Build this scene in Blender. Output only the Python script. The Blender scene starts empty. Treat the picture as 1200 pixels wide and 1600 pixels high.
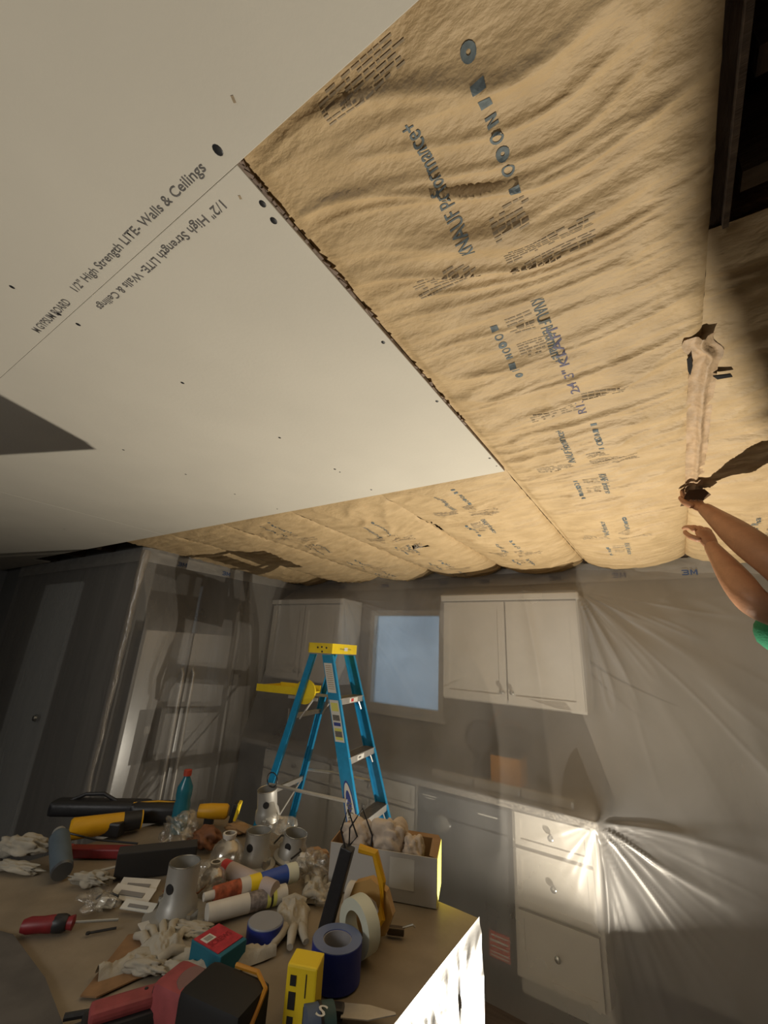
import bpy, bmesh, math, random
import numpy as np
from mathutils import Vector, Matrix, Euler
random.seed(7); PI=math.pi
SC=bpy.context.scene; COL=SC.collection
# ------------------------------------------------------------ camera
AX=np.array([0.8338,-0.1321,-0.5366]); AX/=np.linalg.norm(AX)
AY=np.array([457,244,650.]); AY-=AX*(AX@AY); AY/=np.linalg.norm(AY)
AZ=np.cross(AX,AY); EYE=1.70
M=Matrix(((AX[0],-AX[1],-AX[2],0),(AY[0],-AY[1],-AY[2],0),(AZ[0],-AZ[1],-AZ[2],EYE),(0,0,0,1)))
cam=bpy.data.objects.new('camera',bpy.data.cameras.new('camera')); COL.objects.link(cam)
cam.matrix_world=M; cam.data.sensor_fit='VERTICAL'; cam.data.sensor_height=36; cam.data.lens=650/1600*36
cam.data.clip_start=.02; SC.camera=cam
def at(u,v,z):      # measured point of the photograph -> place on the horizontal plane z
    d=np.array([u-600,v-800,650.]); r=np.array([d@AX,d@AY,d@AZ]); t=(z-EYE)/r[2]; return Vector((r[0]*t,r[1]*t,z))
# ------------------------------------------------------------ world, lights, exposure
W=bpy.data.worlds.new('world'); SC.world=W; W.use_nodes=True
bg=W.node_tree.nodes['Background']; bg.inputs[0].default_value=(.55,.70,.85,1); bg.inputs[1].default_value=1.1
def area(name,loc,target,size,power,col):
    l=bpy.data.lights.new(name,'AREA'); l.shape='DISK'; l.size=size; l.energy=power; l.color=col
    o=bpy.data.objects.new(name,l); COL.objects.link(o); o.location=loc
    o.rotation_euler=(Vector(target)-Vector(loc)).to_track_quat('-Z','Y').to_euler(); return o
LAMP=Vector((-.25,2.36,.255))
area('work_light',LAMP,(-.38,1.22,2.4),.010,66,(1.0,.91,.76))
area('fill_light',(-1.3,-1.9,2.2),(-1.0,2.2,.9),1.2,27,(1.0,.98,.95))  # added soft fill from behind the camera, not a fixture of the room
SC.view_settings.view_transform='Standard'; SC.view_settings.look='None'; SC.view_settings.exposure=0.0
SC.view_settings.gamma=1; SC.view_settings.use_curve_mapping=False
# ------------------------------------------------------------ materials
def mat(name,col,rough=.6,metal=0,noise=0,nscale=20,bump=0,bscale=60,col2=None,coat=0,emit=0,stretch=None):
    m=bpy.data.materials.new(name); m.use_nodes=True; nt=m.node_tree; b=nt.nodes['Principled BSDF']
    b.inputs['Base Color'].default_value=(*col,1); b.inputs['Roughness'].default_value=rough; b.inputs['Metallic'].default_value=metal
    if coat: b.inputs['Coat Weight'].default_value=coat
    tc=nt.nodes.new('ShaderNodeTexCoord'); vec=tc.outputs['Object']
    if stretch:
        mp=nt.nodes.new('ShaderNodeMapping'); mp.inputs['Scale'].default_value=stretch; nt.links.new(vec,mp.inputs[0]); vec=mp.outputs[0]
    if noise or col2:
        n=nt.nodes.new('ShaderNodeTexNoise'); n.inputs['Scale'].default_value=nscale; n.inputs['Detail'].default_value=5; nt.links.new(vec,n.inputs['Vector'])
        r=nt.nodes.new('ShaderNodeValToRGB'); c2=col2 or tuple(c*(1-noise) for c in col)
        r.color_ramp.elements[0].color=(*c2,1); r.color_ramp.elements[1].color=(*col,1)
        r.color_ramp.elements[0].position=.35; r.color_ramp.elements[1].position=.65
        nt.links.new(n.outputs['Fac'],r.inputs[0]); nt.links.new(r.outputs[0],b.inputs['Base Color'])
    if bump:
        n2=nt.nodes.new('ShaderNodeTexNoise'); n2.inputs['Scale'].default_value=bscale; n2.inputs['Detail'].default_value=4; nt.links.new(vec,n2.inputs['Vector'])
        bp=nt.nodes.new('ShaderNodeBump'); bp.inputs['Strength'].default_value=bump; bp.inputs['Distance'].default_value=.01
        nt.links.new(n2.outputs['Fac'],bp.inputs['Height']); nt.links.new(bp.outputs[0],b.inputs['Normal'])
    return m
def film(name,col,alpha,rough=.35,gloss=.3,ascale=(1,1,1),bump=.3,emin=None):
    m=bpy.data.materials.new(name); m.use_nodes=True; nt=m.node_tree; nt.nodes.clear(); N=nt.nodes.new; L=nt.links.new
    out=N('ShaderNodeOutputMaterial'); tr=N('ShaderNodeBsdfTransparent'); tr.inputs[0].default_value=(.97,.96,.94,1)
    di=N('ShaderNodeBsdfDiffuse'); di.inputs[0].default_value=(*col,1)
    tl=N('ShaderNodeBsdfTranslucent'); tl.inputs[0].default_value=(*col,1)
    gl=N('ShaderNodeBsdfGlossy'); gl.inputs[0].default_value=(1,.97,.92,1); gl.inputs['Roughness'].default_value=rough
    a=N('ShaderNodeMixShader'); a.inputs[0].default_value=.45; L(di.outputs[0],a.inputs[1]); L(tl.outputs[0],a.inputs[2])
    b=N('ShaderNodeMixShader'); b.inputs[0].default_value=gloss; L(a.outputs[0],b.inputs[1]); L(gl.outputs[0],b.inputs[2])
    c=N('ShaderNodeMixShader'); L(tr.outputs[0],c.inputs[1]); L(b.outputs[0],c.inputs[2]); L(c.outputs[0],out.inputs[0])
    tc=N('ShaderNodeTexCoord'); mp=N('ShaderNodeMapping'); mp.inputs['Scale'].default_value=ascale; L(tc.outputs['Object'],mp.inputs[0])
    n=N('ShaderNodeTexNoise'); n.inputs['Scale'].default_value=1; n.inputs['Detail'].default_value=5; n.inputs['Distortion'].default_value=.6; L(mp.outputs[0],n.inputs[0])
    mr=N('ShaderNodeMapRange'); mr.inputs[1].default_value=.3; mr.inputs[2].default_value=.75; mr.inputs[3].default_value=alpha*.85; mr.inputs[4].default_value=min(1,alpha*1.25)
    L(n.outputs[0],mr.inputs[0]); L(mr.outputs[0],c.inputs[0])
    bp=N('ShaderNodeBump'); bp.inputs['Strength'].default_value=bump; bp.inputs['Distance'].default_value=.02; L(n.outputs[0],bp.inputs['Height'])
    for s in (di,tl,gl): L(bp.outputs[0],s.inputs['Normal'])
    return m
DRY=mat('drywall',(.66,.62,.53),.85,noise=.05,nscale=3,bump=.05,bscale=90)
KRAFT=mat('kraft_paper',(.60,.435,.235),.62,col2=(.50,.355,.185),nscale=9,bump=.4,bscale=45,stretch=(1,1.9,1))
INK=mat('blue_ink',(.17,.21,.22),.7,noise=.35,nscale=120)
INK2=mat('faded_ink',(.44,.345,.225),.8,noise=.25,nscale=90)
BLK=mat('black_print',(.17,.16,.15),.8,noise=.4,nscale=160)
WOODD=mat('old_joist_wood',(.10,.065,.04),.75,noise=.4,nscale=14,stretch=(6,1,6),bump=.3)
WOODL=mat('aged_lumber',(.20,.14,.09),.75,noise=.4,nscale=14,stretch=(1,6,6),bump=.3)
DARK=mat('dark_attic',(.012,.011,.010),.95)
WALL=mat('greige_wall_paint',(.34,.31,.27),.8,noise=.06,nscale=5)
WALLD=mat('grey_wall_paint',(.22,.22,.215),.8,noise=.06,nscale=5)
WALLP=mat('slate_door_paint',(.60,.64,.66),.6)
FLOOR=mat('dark_plank_floor',(.10,.075,.06),.5,noise=.35,nscale=6,stretch=(1,8,1))
CABW=mat('white_cabinet_paint',(.66,.63,.57),.4,noise=.03,nscale=8)
GRAN=mat('speckled_granite',(.42,.39,.34),.3,col2=(.12,.11,.10),nscale=90)
STEEL=mat('brushed_steel',(.42,.43,.44),.34,.75,noise=.12,nscale=8,stretch=(1,1,25))
DSTEEL=mat('dark_steel',(.13,.14,.155),.35,.6,noise=.15,nscale=9)
CHROME=mat('nickel',(.5,.5,.48),.25,.9)
BLKP=mat('black_plastic',(.018,.018,.020),.45,bump=.1)
FILM=film('hanging_plastic_film',(.48,.465,.45),.42,.42,.12,(1.6,1.6,.9),.22)
FILML=film('left_plastic_film',(.54,.51,.47),.38,.5,.09,(4,4,.5),.2)
FILMT=film('taped_film_band',(.60,.58,.54),.55,.45,.2,(6,6,12),.3)
LBLUE=mat('blue_fibreglass',(.015,.26,.52),.35,noise=.15,nscale=30,coat=.3)
YEL=mat('yellow_plastic',(.80,.60,.02),.42,noise=.08,nscale=20)
ALU=mat('aluminium',(.62,.60,.56),.35,.65,noise=.12,nscale=30)
ALUD=mat('worn_tread',(.24,.21,.17),.55,.4,noise=.3,nscale=40)
WHT=mat('white_plastic',(.64,.61,.55),.5,noise=.1,nscale=20)
LBL=mat('pale_label',(.62,.62,.58),.6)
LBLY=mat('yellow_label',(.62,.62,.15),.6)
REDP=mat('red_print',(.55,.05,.05),.6)
NAVY=mat('navy_print',(.03,.05,.25),.5)
PAPR=mat('tan_masking_paper',(.30,.245,.175),.55,noise=.25,nscale=7,bump=.5,bscale=9)
FOIL=mat('shiny_white_film',(.40,.395,.38),.40,.0,bump=.1,bscale=40)
SKIN=mat('tanned_skin',(.46,.235,.13),.5,noise=.15,nscale=25,bump=.15,bscale=120)
GREEN=mat('green_cloth',(.008,.16,.075),.85,bump=.3,bscale=150)
DENIM=mat('dark_denim',(.03,.04,.07),.9)
CARD=mat('cardboard',(.36,.22,.11),.8,noise=.12,nscale=14)
GREYB=mat('grey_printed_card',(.46,.45,.43),.6)
YCARD=mat('yellow_printed_card',(.80,.74,.10),.55)
TYEL=mat('tool_yellow',(.72,.38,.01),.45,noise=.1,nscale=20)
TYEL2=mat('battery_yellow',(.85,.62,.02),.4)
BLUET=mat('blue_painter_tape',(.015,.03,.24),.45)
BLUEC=mat('grey_blue_tape_side',(.15,.19,.33),.35)
TAPEW=mat('cream_masking_tape',(.66,.68,.56),.6)
TANP=mat('tan_tape',(.50,.30,.10),.5)
RAG=mat('off_white_cloth',(.46,.42,.34),.9,noise=.25,nscale=14,bump=.6,bscale=30)
CANM=mat('can_light_metal',(.40,.39,.36),.4,.3,noise=.1,nscale=20)
REDD=mat('dark_red_plastic',(.22,.015,.02),.45,noise=.2,nscale=40)
PINK=mat('pinkish_red_rubber',(.34,.07,.075),.6,noise=.25,nscale=30)
TEAL=mat('teal_carton',(.01,.13,.19),.6)
REDC=mat('red_carton',(.50,.03,.05),.6,noise=.3,nscale=60)
BLUB=mat('blue_tube',(.03,.08,.36),.45)
SLATE=mat('slate_can',(.10,.135,.165),.55,noise=.15,nscale=30)
ORNG=mat('orange_wood',(.85,.36,.02),.6,noise=.2,nscale=15)
BRWN=mat('brown_grip',(.22,.09,.04),.7,noise=.3,nscale=30)
CLEAR=film('clear_bag_film',(.6,.58,.52),.30,.2,.45,(25,25,25),.6)
GLASSB=mat('bottle_teal',(.02,.16,.22),.25)
CAPR=mat('cap_red',(.45,.06,.03),.5)
# ------------------------------------------------------------ mesh helpers
class MB:
    def __init__(s): s.b=bmesh.new()
    def add(s,vs,fs,T=None):
        v=[s.b.verts.new((T@Vector(p)) if T else p) for p in vs]
        for f in fs:
            try: s.b.faces.new([v[i] for i in f])
            except ValueError: pass
        return s
    def box(s,c,d,rz=0,T=None,bev=0,R=None):
        x,y,z=(q/2 for q in d)
        vs=[(-x,-y,-z),(x,-y,-z),(x,y,-z),(-x,y,-z),(-x,-y,z),(x,-y,z),(x,y,z),(-x,y,z)]
        t=Matrix.Translation(c)@(R.to_matrix().to_4x4() if R else Matrix.Rotation(rz,4,'Z'))
        if T: t=T@t
        b0=bmesh.new(); vv=[b0.verts.new(p) for p in vs]
        for f in [(0,3,2,1),(4,5,6,7),(0,1,5,4),(1,2,6,5),(2,3,7,6),(3,0,4,7)]: b0.faces.new([vv[i] for i in f])
        if bev: bmesh.ops.bevel(b0,geom=b0.edges[:],offset=bev,segments=2,affect='EDGES',profile=.6)
        b0.verts.ensure_lookup_table(); b0.verts.index_update()
        s.add([v.co.copy() for v in b0.verts],[[v.index for v in f.verts] for f in b0.faces],t); b0.free(); return s
    def lathe(s,prof,p=(0,0,0),axis=(0,0,1),n=28,cap=True,closed=False):
        q=Vector(axis).normalized().to_track_quat('Z','Y').to_matrix().to_4x4(); t=Matrix.Translation(p)@q
        vs=[];fs=[];m=len(prof)
        for (r,z) in prof:
            for k in range(n):
                a=2*PI*k/n; vs.append((r*math.cos(a),r*math.sin(a),z))
        for i in range(m if closed else m-1):
            j=(i+1)%m
            for k in range(n):
                l=(k+1)%n; fs.append((i*n+k,i*n+l,j*n+l,j*n+k))
        if cap and not closed: fs.append(tuple(range(n))[::-1]); fs.append(tuple((m-1)*n+k for k in range(n)))
        return s.add(vs,fs,t)
    def cyl(s,a,b,r,r2=None,n=20):
        a=Vector(a);b=Vector(b); L=(b-a).length; r2=r if r2 is None else r2
        return s.lathe([(r,0),(r2,L)],a,b-a,n)
    def tube(s,pts,r,n=8,closed=False):
        P=[Vector(p) for p in pts]; m=len(P); vs=[];fs=[]
        up=Vector((.13,.21,.97))
        for i,p in enumerate(P):
            a=P[(i-1)%m] if (closed or i) else P[0]; b=P[(i+1)%m] if (closed or i<m-1) else P[-1]
            t=(b-a).normalized(); u=t.cross(up)
            if u.length<.05: u=t.cross(Vector((1,0,0)))
            u.normalize(); w=t.cross(u); rr=r[i] if isinstance(r,(list,tuple)) else r
            for k in range(n):
                an=2*PI*k/n; vs.append(p+u*math.cos(an)*rr+w*math.sin(an)*rr)
        for i in range(m if closed else m-1):
            j=(i+1)%m
            for k in range(n):
                l=(k+1)%n; fs.append((i*n+k,i*n+l,j*n+l,j*n+k))
        if not closed: fs.append(tuple(range(n))[::-1]); fs.append(tuple((m-1)*n+k for k in range(n)))
        return s.add(vs,fs)
    def prism(s,poly,d,T=None):   # polygon in local xy extruded along z by d
        n=len(poly); vs=[(x,y,0) for x,y in poly]+[(x,y,d) for x,y in poly]
        fs=[tuple(range(n))[::-1],tuple(range(n,2*n))]+[(i,(i+1)%n,n+(i+1)%n,n+i) for i in range(n)]
        return s.add(vs,fs,T)
    def build(s,name,m,parent=None,smooth=None,loc=None,label=None):
        bmesh.ops.recalc_face_normals(s.b,faces=s.b.faces[:])
        me=bpy.data.meshes.new(name); s.b.to_mesh(me); s.b.free(); me.materials.append(m)
        o=bpy.data.objects.new(name,me); COL.objects.link(o)
        if parent: o.parent=parent
        if loc is not None: o.location=loc
        if smooth is not None:
            for p in me.polygons: p.use_smooth=True
            me.set_sharp_from_angle(angle=math.radians(smooth))
        if label: o['label']=label
        return o
def thing(name,label,cat,loc=(0,0,0),rz=0,group=None,rot=None):
    o=bpy.data.objects.new(name,None); COL.objects.link(o); o.location=loc; o.rotation_euler=rot or (0,0,rz); o.empty_display_size=.05
    o['label']=label; o['category']=cat
    if group: o['group']=group
    return o
def tag(o,label,cat,group=None,kind=None):
    o['label']=label; o['category']=cat
    if group: o['group']=group
    if kind: o['kind']=kind
    return o
def struct(o): o['kind']='structure'; return o
def grid_mesh(name,P,m,parent=None,smooth=True,mask=None):
    h,w=P.shape[:2]; me=bpy.data.meshes.new(name)
    idx=np.arange(h*w).reshape(h,w); q=np.stack([idx[:-1,:-1],idx[:-1,1:],idx[1:,1:],idx[1:,:-1]],-1).reshape(-1,4)
    if mask is not None: q=q[~mask[:-1,:-1].reshape(-1)]
    me.vertices.add(h*w); me.vertices.foreach_set('co',P.astype(np.float32).reshape(-1))
    me.loops.add(q.size); me.loops.foreach_set('vertex_index',q.reshape(-1).astype(np.int32))
    me.polygons.add(len(q)); me.polygons.foreach_set('loop_start',np.arange(0,q.size,4,dtype=np.int32))
    me.update(calc_edges=True); me.validate(); me.materials.append(m)
    if smooth: me.polygons.foreach_set('use_smooth',np.ones(len(me.polygons),bool))
    o=bpy.data.objects.new(name,me); COL.objects.link(o)
    if parent: o.parent=parent
    return o
def vnoise(x,y,seed=0):
    x=np.asarray(x,float);y=np.asarray(y,float); xi=np.floor(x).astype(np.int64); yi=np.floor(y).astype(np.int64); fx=x-xi; fy=y-yi
    def h(a,b):
        n=(a*374761393+b*668265263+seed*974634777)&0x7fffffff; n=((n^(n>>13))*1274126177)&0x7fffffff; return ((n^(n>>16))&0xffff)/65535.
    fx=fx*fx*(3-2*fx); fy=fy*fy*(3-2*fy)
    return (h(xi,yi)*(1-fx)+h(xi+1,yi)*fx)*(1-fy)+(h(xi,yi+1)*(1-fx)+h(xi+1,yi+1)*fx)*fy
def ridge(n,p=3): return (1.06-np.sqrt((2*n-1)**2+.0036))**p
def sstep(a,b,x): t=np.clip((x-a)/(b-a),0,1); return t*t*(3-2*t)
FONT=None
def text_verts(s,length,height=None,grid=None):
    """flat text mesh: verts in local (along, up), origin at its left baseline"""
    c=bpy.data.curves.new('t','FONT'); c.body=s; c.size=.1; c.resolution_u=3; c.offset=0.0008
    o=bpy.data.objects.new('t',c); COL.objects.link(o); bpy.context.view_layer.update()
    me=bpy.data.meshes.new_from_object(o.evaluated_get(bpy.context.evaluated_depsgraph_get()))
    bpy.data.objects.remove(o); b=bmesh.new(); b.from_mesh(me); bpy.data.meshes.remove(me)
    xs=[v.co.x for v in b.verts]; ys=[v.co.y for v in b.verts]; k=length/(max(xs)-min(xs)); ky=(height/(max(ys)-min(ys))) if height else k
    for v in b.verts: v.co=Vector(((v.co.x-min(xs))*k,(v.co.y-min(ys))*ky,0))
    if grid:
        H=max(v.co.y for v in b.verts)
        for i in range(1,int(length/grid)+1): bmesh.ops.bisect_plane(b,geom=b.verts[:]+b.edges[:]+b.faces[:],plane_co=(i*grid,0,0),plane_no=(1,0,0))
        for i in range(1,int(H/grid)+1): bmesh.ops.bisect_plane(b,geom=b.verts[:]+b.edges[:]+b.faces[:],plane_co=(0,i*grid,0),plane_no=(0,1,0))
    return b
def place_bm(b,f,name,m,parent=None,label=None):
    for v in b.verts: v.co=f(v.co)
    me=bpy.data.meshes.new(name); b.to_mesh(me); b.free(); me.materials.append(m)
    o=bpy.data.objects.new(name,me); COL.objects.link(o)
    if parent: o.parent=parent
    if label: o['label']=label
    return o
def flat_text(s,O,r,u,length,name,m,parent=None,height=None,label=None):
    O=Vector(O);r=Vector(r).normalized();u=Vector(u).normalized()
    return place_bm(text_verts(s,length,height),lambda c:O+r*c.x+u*c.y,name,m,parent,label)

# ============================================================ THE SHELL
CZ=2.40
struct(MB().box((-1.9,.0,-.05),(10.4,7.4,.1)).build('floor',FLOOR))
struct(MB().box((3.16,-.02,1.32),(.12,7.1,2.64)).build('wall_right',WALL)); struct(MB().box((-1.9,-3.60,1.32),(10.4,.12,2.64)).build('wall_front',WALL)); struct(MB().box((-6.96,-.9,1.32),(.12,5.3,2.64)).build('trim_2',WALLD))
bw=MB() # back wall with a window opening x -2.46..-1.66, z 1.20..2.08
bw.box((-4.78,3.51,1.32),(4.64,.12,2.64)).box((.77,3.51,1.32),(4.86,.12,2.64)).box((-2.06,3.51,.60),(.80,.12,1.2)).box((-2.06,3.51,2.36),(.80,.12,.56))
struct(bw.build('wall_back',WALL))
w=MB().box((-2.06,3.50,2.055),(.80,.08,.05)).box((-2.06,3.50,1.225),(.80,.08,.05)).box((-2.435,3.50,1.64),(.05,.08,.78)).box((-1.685,3.50,1.64),(.05,.08,.78)).build('window_1',CABW); struct(w)
MB().box((-2.06,3.515,1.64),(.70,.006,.78)).build('pane',film('window_glass',(.6,.72,.82),.55,.1,.05,(2,2,2),0),w)
MB().box((-2.06,3.425,1.185),(.90,.05,.03)).build('window_sill',CABW,w)
# left wall: stub facing the camera, niche for the refrigerator
lw=MB().box((-5.2,1.76,1.32),(3.4,.08,2.64)).box((-4.20,2.2,1.32),(.10,.9,2.64)).box((-3.83,2.72,1.32),(.64,.08,2.64)).box((-3.55,3.10,1.32),(.08,.70,2.64))
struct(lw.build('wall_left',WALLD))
struct(MB().box((-3.83,2.23,2.375),(.62,.88,.02)).build('trim_1',DRY))
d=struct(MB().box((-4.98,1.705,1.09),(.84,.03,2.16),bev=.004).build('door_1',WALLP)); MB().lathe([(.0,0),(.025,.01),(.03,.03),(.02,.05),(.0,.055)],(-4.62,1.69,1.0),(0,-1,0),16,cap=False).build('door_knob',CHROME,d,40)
# attic deck above, joists every 0.61 m running to the back wall
ce=struct(MB().box((-1.9,.0,2.70),(10.4,7.4,.04)).build('ceiling',DARK))
JX=[.145-.61*k for k in range(-3,11)]
for x in JX:
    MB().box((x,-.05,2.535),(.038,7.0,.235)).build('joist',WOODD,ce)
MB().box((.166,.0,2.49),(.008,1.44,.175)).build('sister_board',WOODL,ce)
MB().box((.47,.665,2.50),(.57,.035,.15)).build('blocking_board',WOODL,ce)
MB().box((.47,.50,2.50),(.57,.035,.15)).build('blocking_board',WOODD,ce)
# ------------------------------------------------------------ drywall sheets
def sheet(label,x0,x1,y0,y1,screws,group=None):
    t=thing('drywall_sheet',label,'drywall sheet',((x0+x1)/2,(y0+y1)/2,CZ))
    MB().box((0,0,.0063),(x1-x0,y1-y0,.0127),bev=.0012).build('board',DRY,t)
    MB().box((0,0,.0070),(x1-x0+.0010,y1-y0+.0003,.0085)).build('cut_edge',mat('gypsum_edge',(.30,.24,.20),.9,noise=.5,nscale=60),t)
    c=Vector(((x0+x1)/2,(y0+y1)/2,CZ)); s0=None
    for (sx,sy,r) in screws:
        if s0 is None:
            s0=MB().lathe([(.0,-.0007),(.0055,-.0006),(.0068,-.0001),(.0072,.0006)],(0,0,0),(0,0,1),12,cap=False).build('screw',BLKP,t,60)
            s=s0
        else: s=s0.copy(); COL.objects.link(s)
        s.location=Vector((sx,sy,CZ-.0002))-c; s.scale=(r*.8,r*1.0,1)
    return t
A=sheet('upper full sheet of white drywall, reaching past the joint to the kraft paper',-2.0,.44,-1.055,.2202,[(-.472,.192,1.25),(-1.085,.118,.75),(-1.085,.205,.8),(-.235,.10,.5),(-1.69,.1,.7),(-1.69,-.2,.7),(-1.085,-.35,.7),(-.472,-.35,.7)])
B=sheet('lower white drywall sheet whose square corner points at the person',-2.905,-.464,.2206,1.502,
 [(-.482,.312,1.0),(-.476,.282,.95),(-1.083,.244,.8),(-.482,.658,.8),(-1.076,.508,.8),(-1.069,.876,.8),(-1.065,1.177,.85),(-1.712,.649,.7),(-1.710,.915,.7),(-1.715,1.183,.7),(-.480,.940,.8),(-.475,1.364,.8),(-1.06,1.431,.8),(-.475,1.44,.5),(-1.69,1.44,.7),(-1.065,1.21,.6)])
sheet('far left drywall sheet in the shade above the plastic curtain',-5.35,-2.907,.2215,1.502,[(-3.5,.6,.7),(-3.5,1.1,.7),(-4.1,.8,.7)])
sheet('near left drywall sheet left of the printed joint',-4.45,-2.002,-1.055,.2185,[(-2.9,-.1,.7)])
sheet('drywall sheet over the room behind the camera',-5.35,2.9,-3.5,-1.058,[(-.5,-1.4,.7)])
sheet('drywall sheet at the far left end of the ceiling',-6.9,-5.352,-1.055,1.65,[(-5.9,.4,.7)])
sheet('drywall sheet left end of the near course',-5.35,-4.452,-1.055,.2185,[(-4.9,-.2,.7)])
sheet('drywall sheet at the right end behind the camera',.80,2.9,-1.055,.2185,[(1.4,-.2,.7)])
AP=Vector((-.78,-.41825,CZ)); BP=Vector((-1.6845,.86175,CZ))
def dtext(s,x,y,dirx,length,h,par,off):
    flat_text(s,Vector((x,y,CZ-.0006))-off,(dirx,0,0),(0,-dirx,0),length,'printing',BLK,par,h)
dtext('1/2" High Strength LITE- Walls & Ceilings',-.972,.204,1,.462,.021,A,AP)
dtext('M GYPSUM BOARD',-1.205,.206,1,.185,.017,A,AP)
dtext('1/2" High Strength LITE- Walls & Ceilings',-.533,.235,-1,.448,.021,B,BP)
# smudges on the sheets
for k,(x,y,l) in enumerate([(-.40,.165,.008),(-.50,.255,.006)]): MB().box(Vector((x,y,CZ-.0004))-(A.location if y<.22 else B.location),(.004,l,.0004),rz=.4).build('pencil_mark',INK2,A if y<.22 else B)
# torn paper along the exposed end of sheet B
tb=MB(); 
for k in range(46):
    y=.225+random.random()**1.6*.9; tb.box(Vector((-.4625,y,CZ+.004+random.random()*.004))-BP,(.004+random.random()*.005,.006+random.random()*.02,.003),rz=random.uniform(-.5,.5))
o=tb.build('torn_paper_edge',mat('torn_paper',(.32,.24,.19),.9,noise=.4,nscale=80),B); o['kind']='stuff'
# ------------------------------------------------------------ kraft faced insulation
def kraft_z(x,y,k):
    x0=JX[k+1]; u=np.clip((x-x0)/.61,0,1); xc=(x+(.0 if True else 0))
    bul=np.power(np.clip(np.sin(PI*u),0,1),.55)
    sag=.004+.008*sstep(.3,1.4,y)+.058*sstep(1.45,3.15,y)
    sc=.75+.5*vnoise(y*1.7+k*9,u*0+k*3.1,5)
    w=vnoise(x*2.1+k*7,y*2.1,11)
    f1=ridge(vnoise(x*2.6+w*1.2+k*5.3,y*17+w*5+x*3.2,21),4)*.013
    f2=ridge(vnoise(x*6+w*2+k*3,y*30+w*7+x*6,31),4)*.0075
    f3=(vnoise(x*15,y*15,41)-.5)*.007
    # gathers next to the staples
    g=np.exp(-np.minimum(u,1-u)*.61/.10)*(ridge(vnoise(u*.5+k,y*24+w*3,51),3)-.3)*.008
    d=bul*(sag*sc)+ (f1+f2+f3)*(.35+.65*bul)+g*np.clip(bul*3,0,1)
    z=2.4145-np.maximum(d,0.0006)
    if x0<-.5:      # tucked up behind the edge of the drywall
        t=sstep(1.497,1.60,y); z=2.4160*(1-t)+z*t
    else:
        t=sstep(.222,.26,y)*(sstep(-.462,-.43,x) if k==K_MAIN else 1); z=2.4160*(1-t)+z*t
    # edge at the back wall: ragged, lifting between the billows
    z=z+.03*sstep(3.28,3.37,y+.04*vnoise(x*5,x*0+1,61))*(1.2-bul)
    return z
LBLS={0:'kraft faced insulation batt at the right edge, behind the hands',1:'long kraft faced batt right of the drywall corner, with large blue printing',2:'kraft batt just below the drywall corner, small slit along its seam',
 3:'kraft batt with the torn hole and loose white threads',4:'kraft batt with the shadow of the ladder cap on it',5:'narrow wedge of kraft batt over the refrigerator niche',6:'kraft batt in deep shade at the far left over the curtain'}
K_MAIN=3
def zat(x,y,k): return float(kraft_z(np.array([x]),np.array([y]),k)[0])
BATT={}
for n,k in enumerate(range(2,9)):
    # joist positions: JX[k+1] .. JX[k]
    x0,x1=JX[k+1],JX[k]
    ya=.219 if k==3 else (.72 if k==2 else 1.49); yb=3.375
    st=.0048 if k==3 else (.0085 if k<5 else .012)
    xs=np.linspace(x0+.0,x1,int(.61/st)); ys=np.linspace(ya,yb,int((yb-ya)/st))
    X,Y=np.meshgrid(xs,ys); Z=kraft_z(X,Y,k)
    P=np.stack([X,Y,Z],-1); mask=None
    if k==5: # torn hole
        c=at(655,851,2.37); mask=(np.abs((X-c.x)*.9+(Y-c.y)*.3)<.055)&(np.abs((Y-c.y)-(X-c.x)*.2)<.016)
    if k==4:
        c=at(678,828,2.38); mask=(np.abs(Y-c.y)<.10)&(np.abs(X-(x0+.035)-.15*(Y-c.y))<.010*(1-np.abs(Y-c.y)/.1))
        
    t=thing('insulation_batt',LBLS[n],'insulation',((x0+x1)/2,ya,2.42)); BATT[k]=t
    off=np.array([(x0+x1)/2,ya,2.42]); grid_mesh('kraft_facing',P-off,KRAFT,t,mask=mask)
    MB().box((0,(yb-ya)/2,.10),(.565,yb-ya-.02,.16)).build('glass_wool',mat('glass_wool',(.42,.24,.10),.95,noise=.5,nscale=25,bump=.8),t)
def conform(b,k,x,y,ry,name,m,off,grid=.0045):
    """lay a flat bmesh (along, up) on the wrinkled facing"""
    t=BATT[k]; o=t.location
    xs=[v.co.x for v in b.verts]; ys=[v.co.y for v in b.verts]
    for i in range(int(min(xs)/grid),int(max(xs)/grid)+1): bmesh.ops.bisect_plane(b,geom=b.verts[:]+b.edges[:]+b.faces[:],plane_co=(i*grid,0,0),plane_no=(1,0,0))
    for i in range(int(min(ys)/grid),int(max(ys)/grid)+1): bmesh.ops.bisect_plane(b,geom=b.verts[:]+b.edges[:]+b.faces[:],plane_co=(0,i*grid,0),plane_no=(0,1,0))
    X=np.array([x+ry*v.co.y for v in b.verts]); Y=np.array([y+ry*v.co.x for v in b.verts]); Z=kraft_z(X,Y,k)-off
    for v,a,c,d in zip(b.verts,X,Y,Z): v.co=(a-o.x,c-o.y,d-o.z)
    me=bpy.data.meshes.new(name); b.to_mesh(me); b.free(); me.materials.append(m)
    ob=bpy.data.objects.new(name,me); COL.objects.link(ob); ob.parent=t; return ob
def kprint(s,k,x,y,ry,length,h,m,name='printing'):
    return conform(text_verts(s,length,h),k,x,y,ry,name,m,.0009 if k==3 else .0016,.0045 if k==3 else .009)
def quadbm(polys):
    b=bmesh.new()
    for P in polys: b.faces.new([b.verts.new((p[0],p[1],0)) for p in P])
    return b
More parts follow.
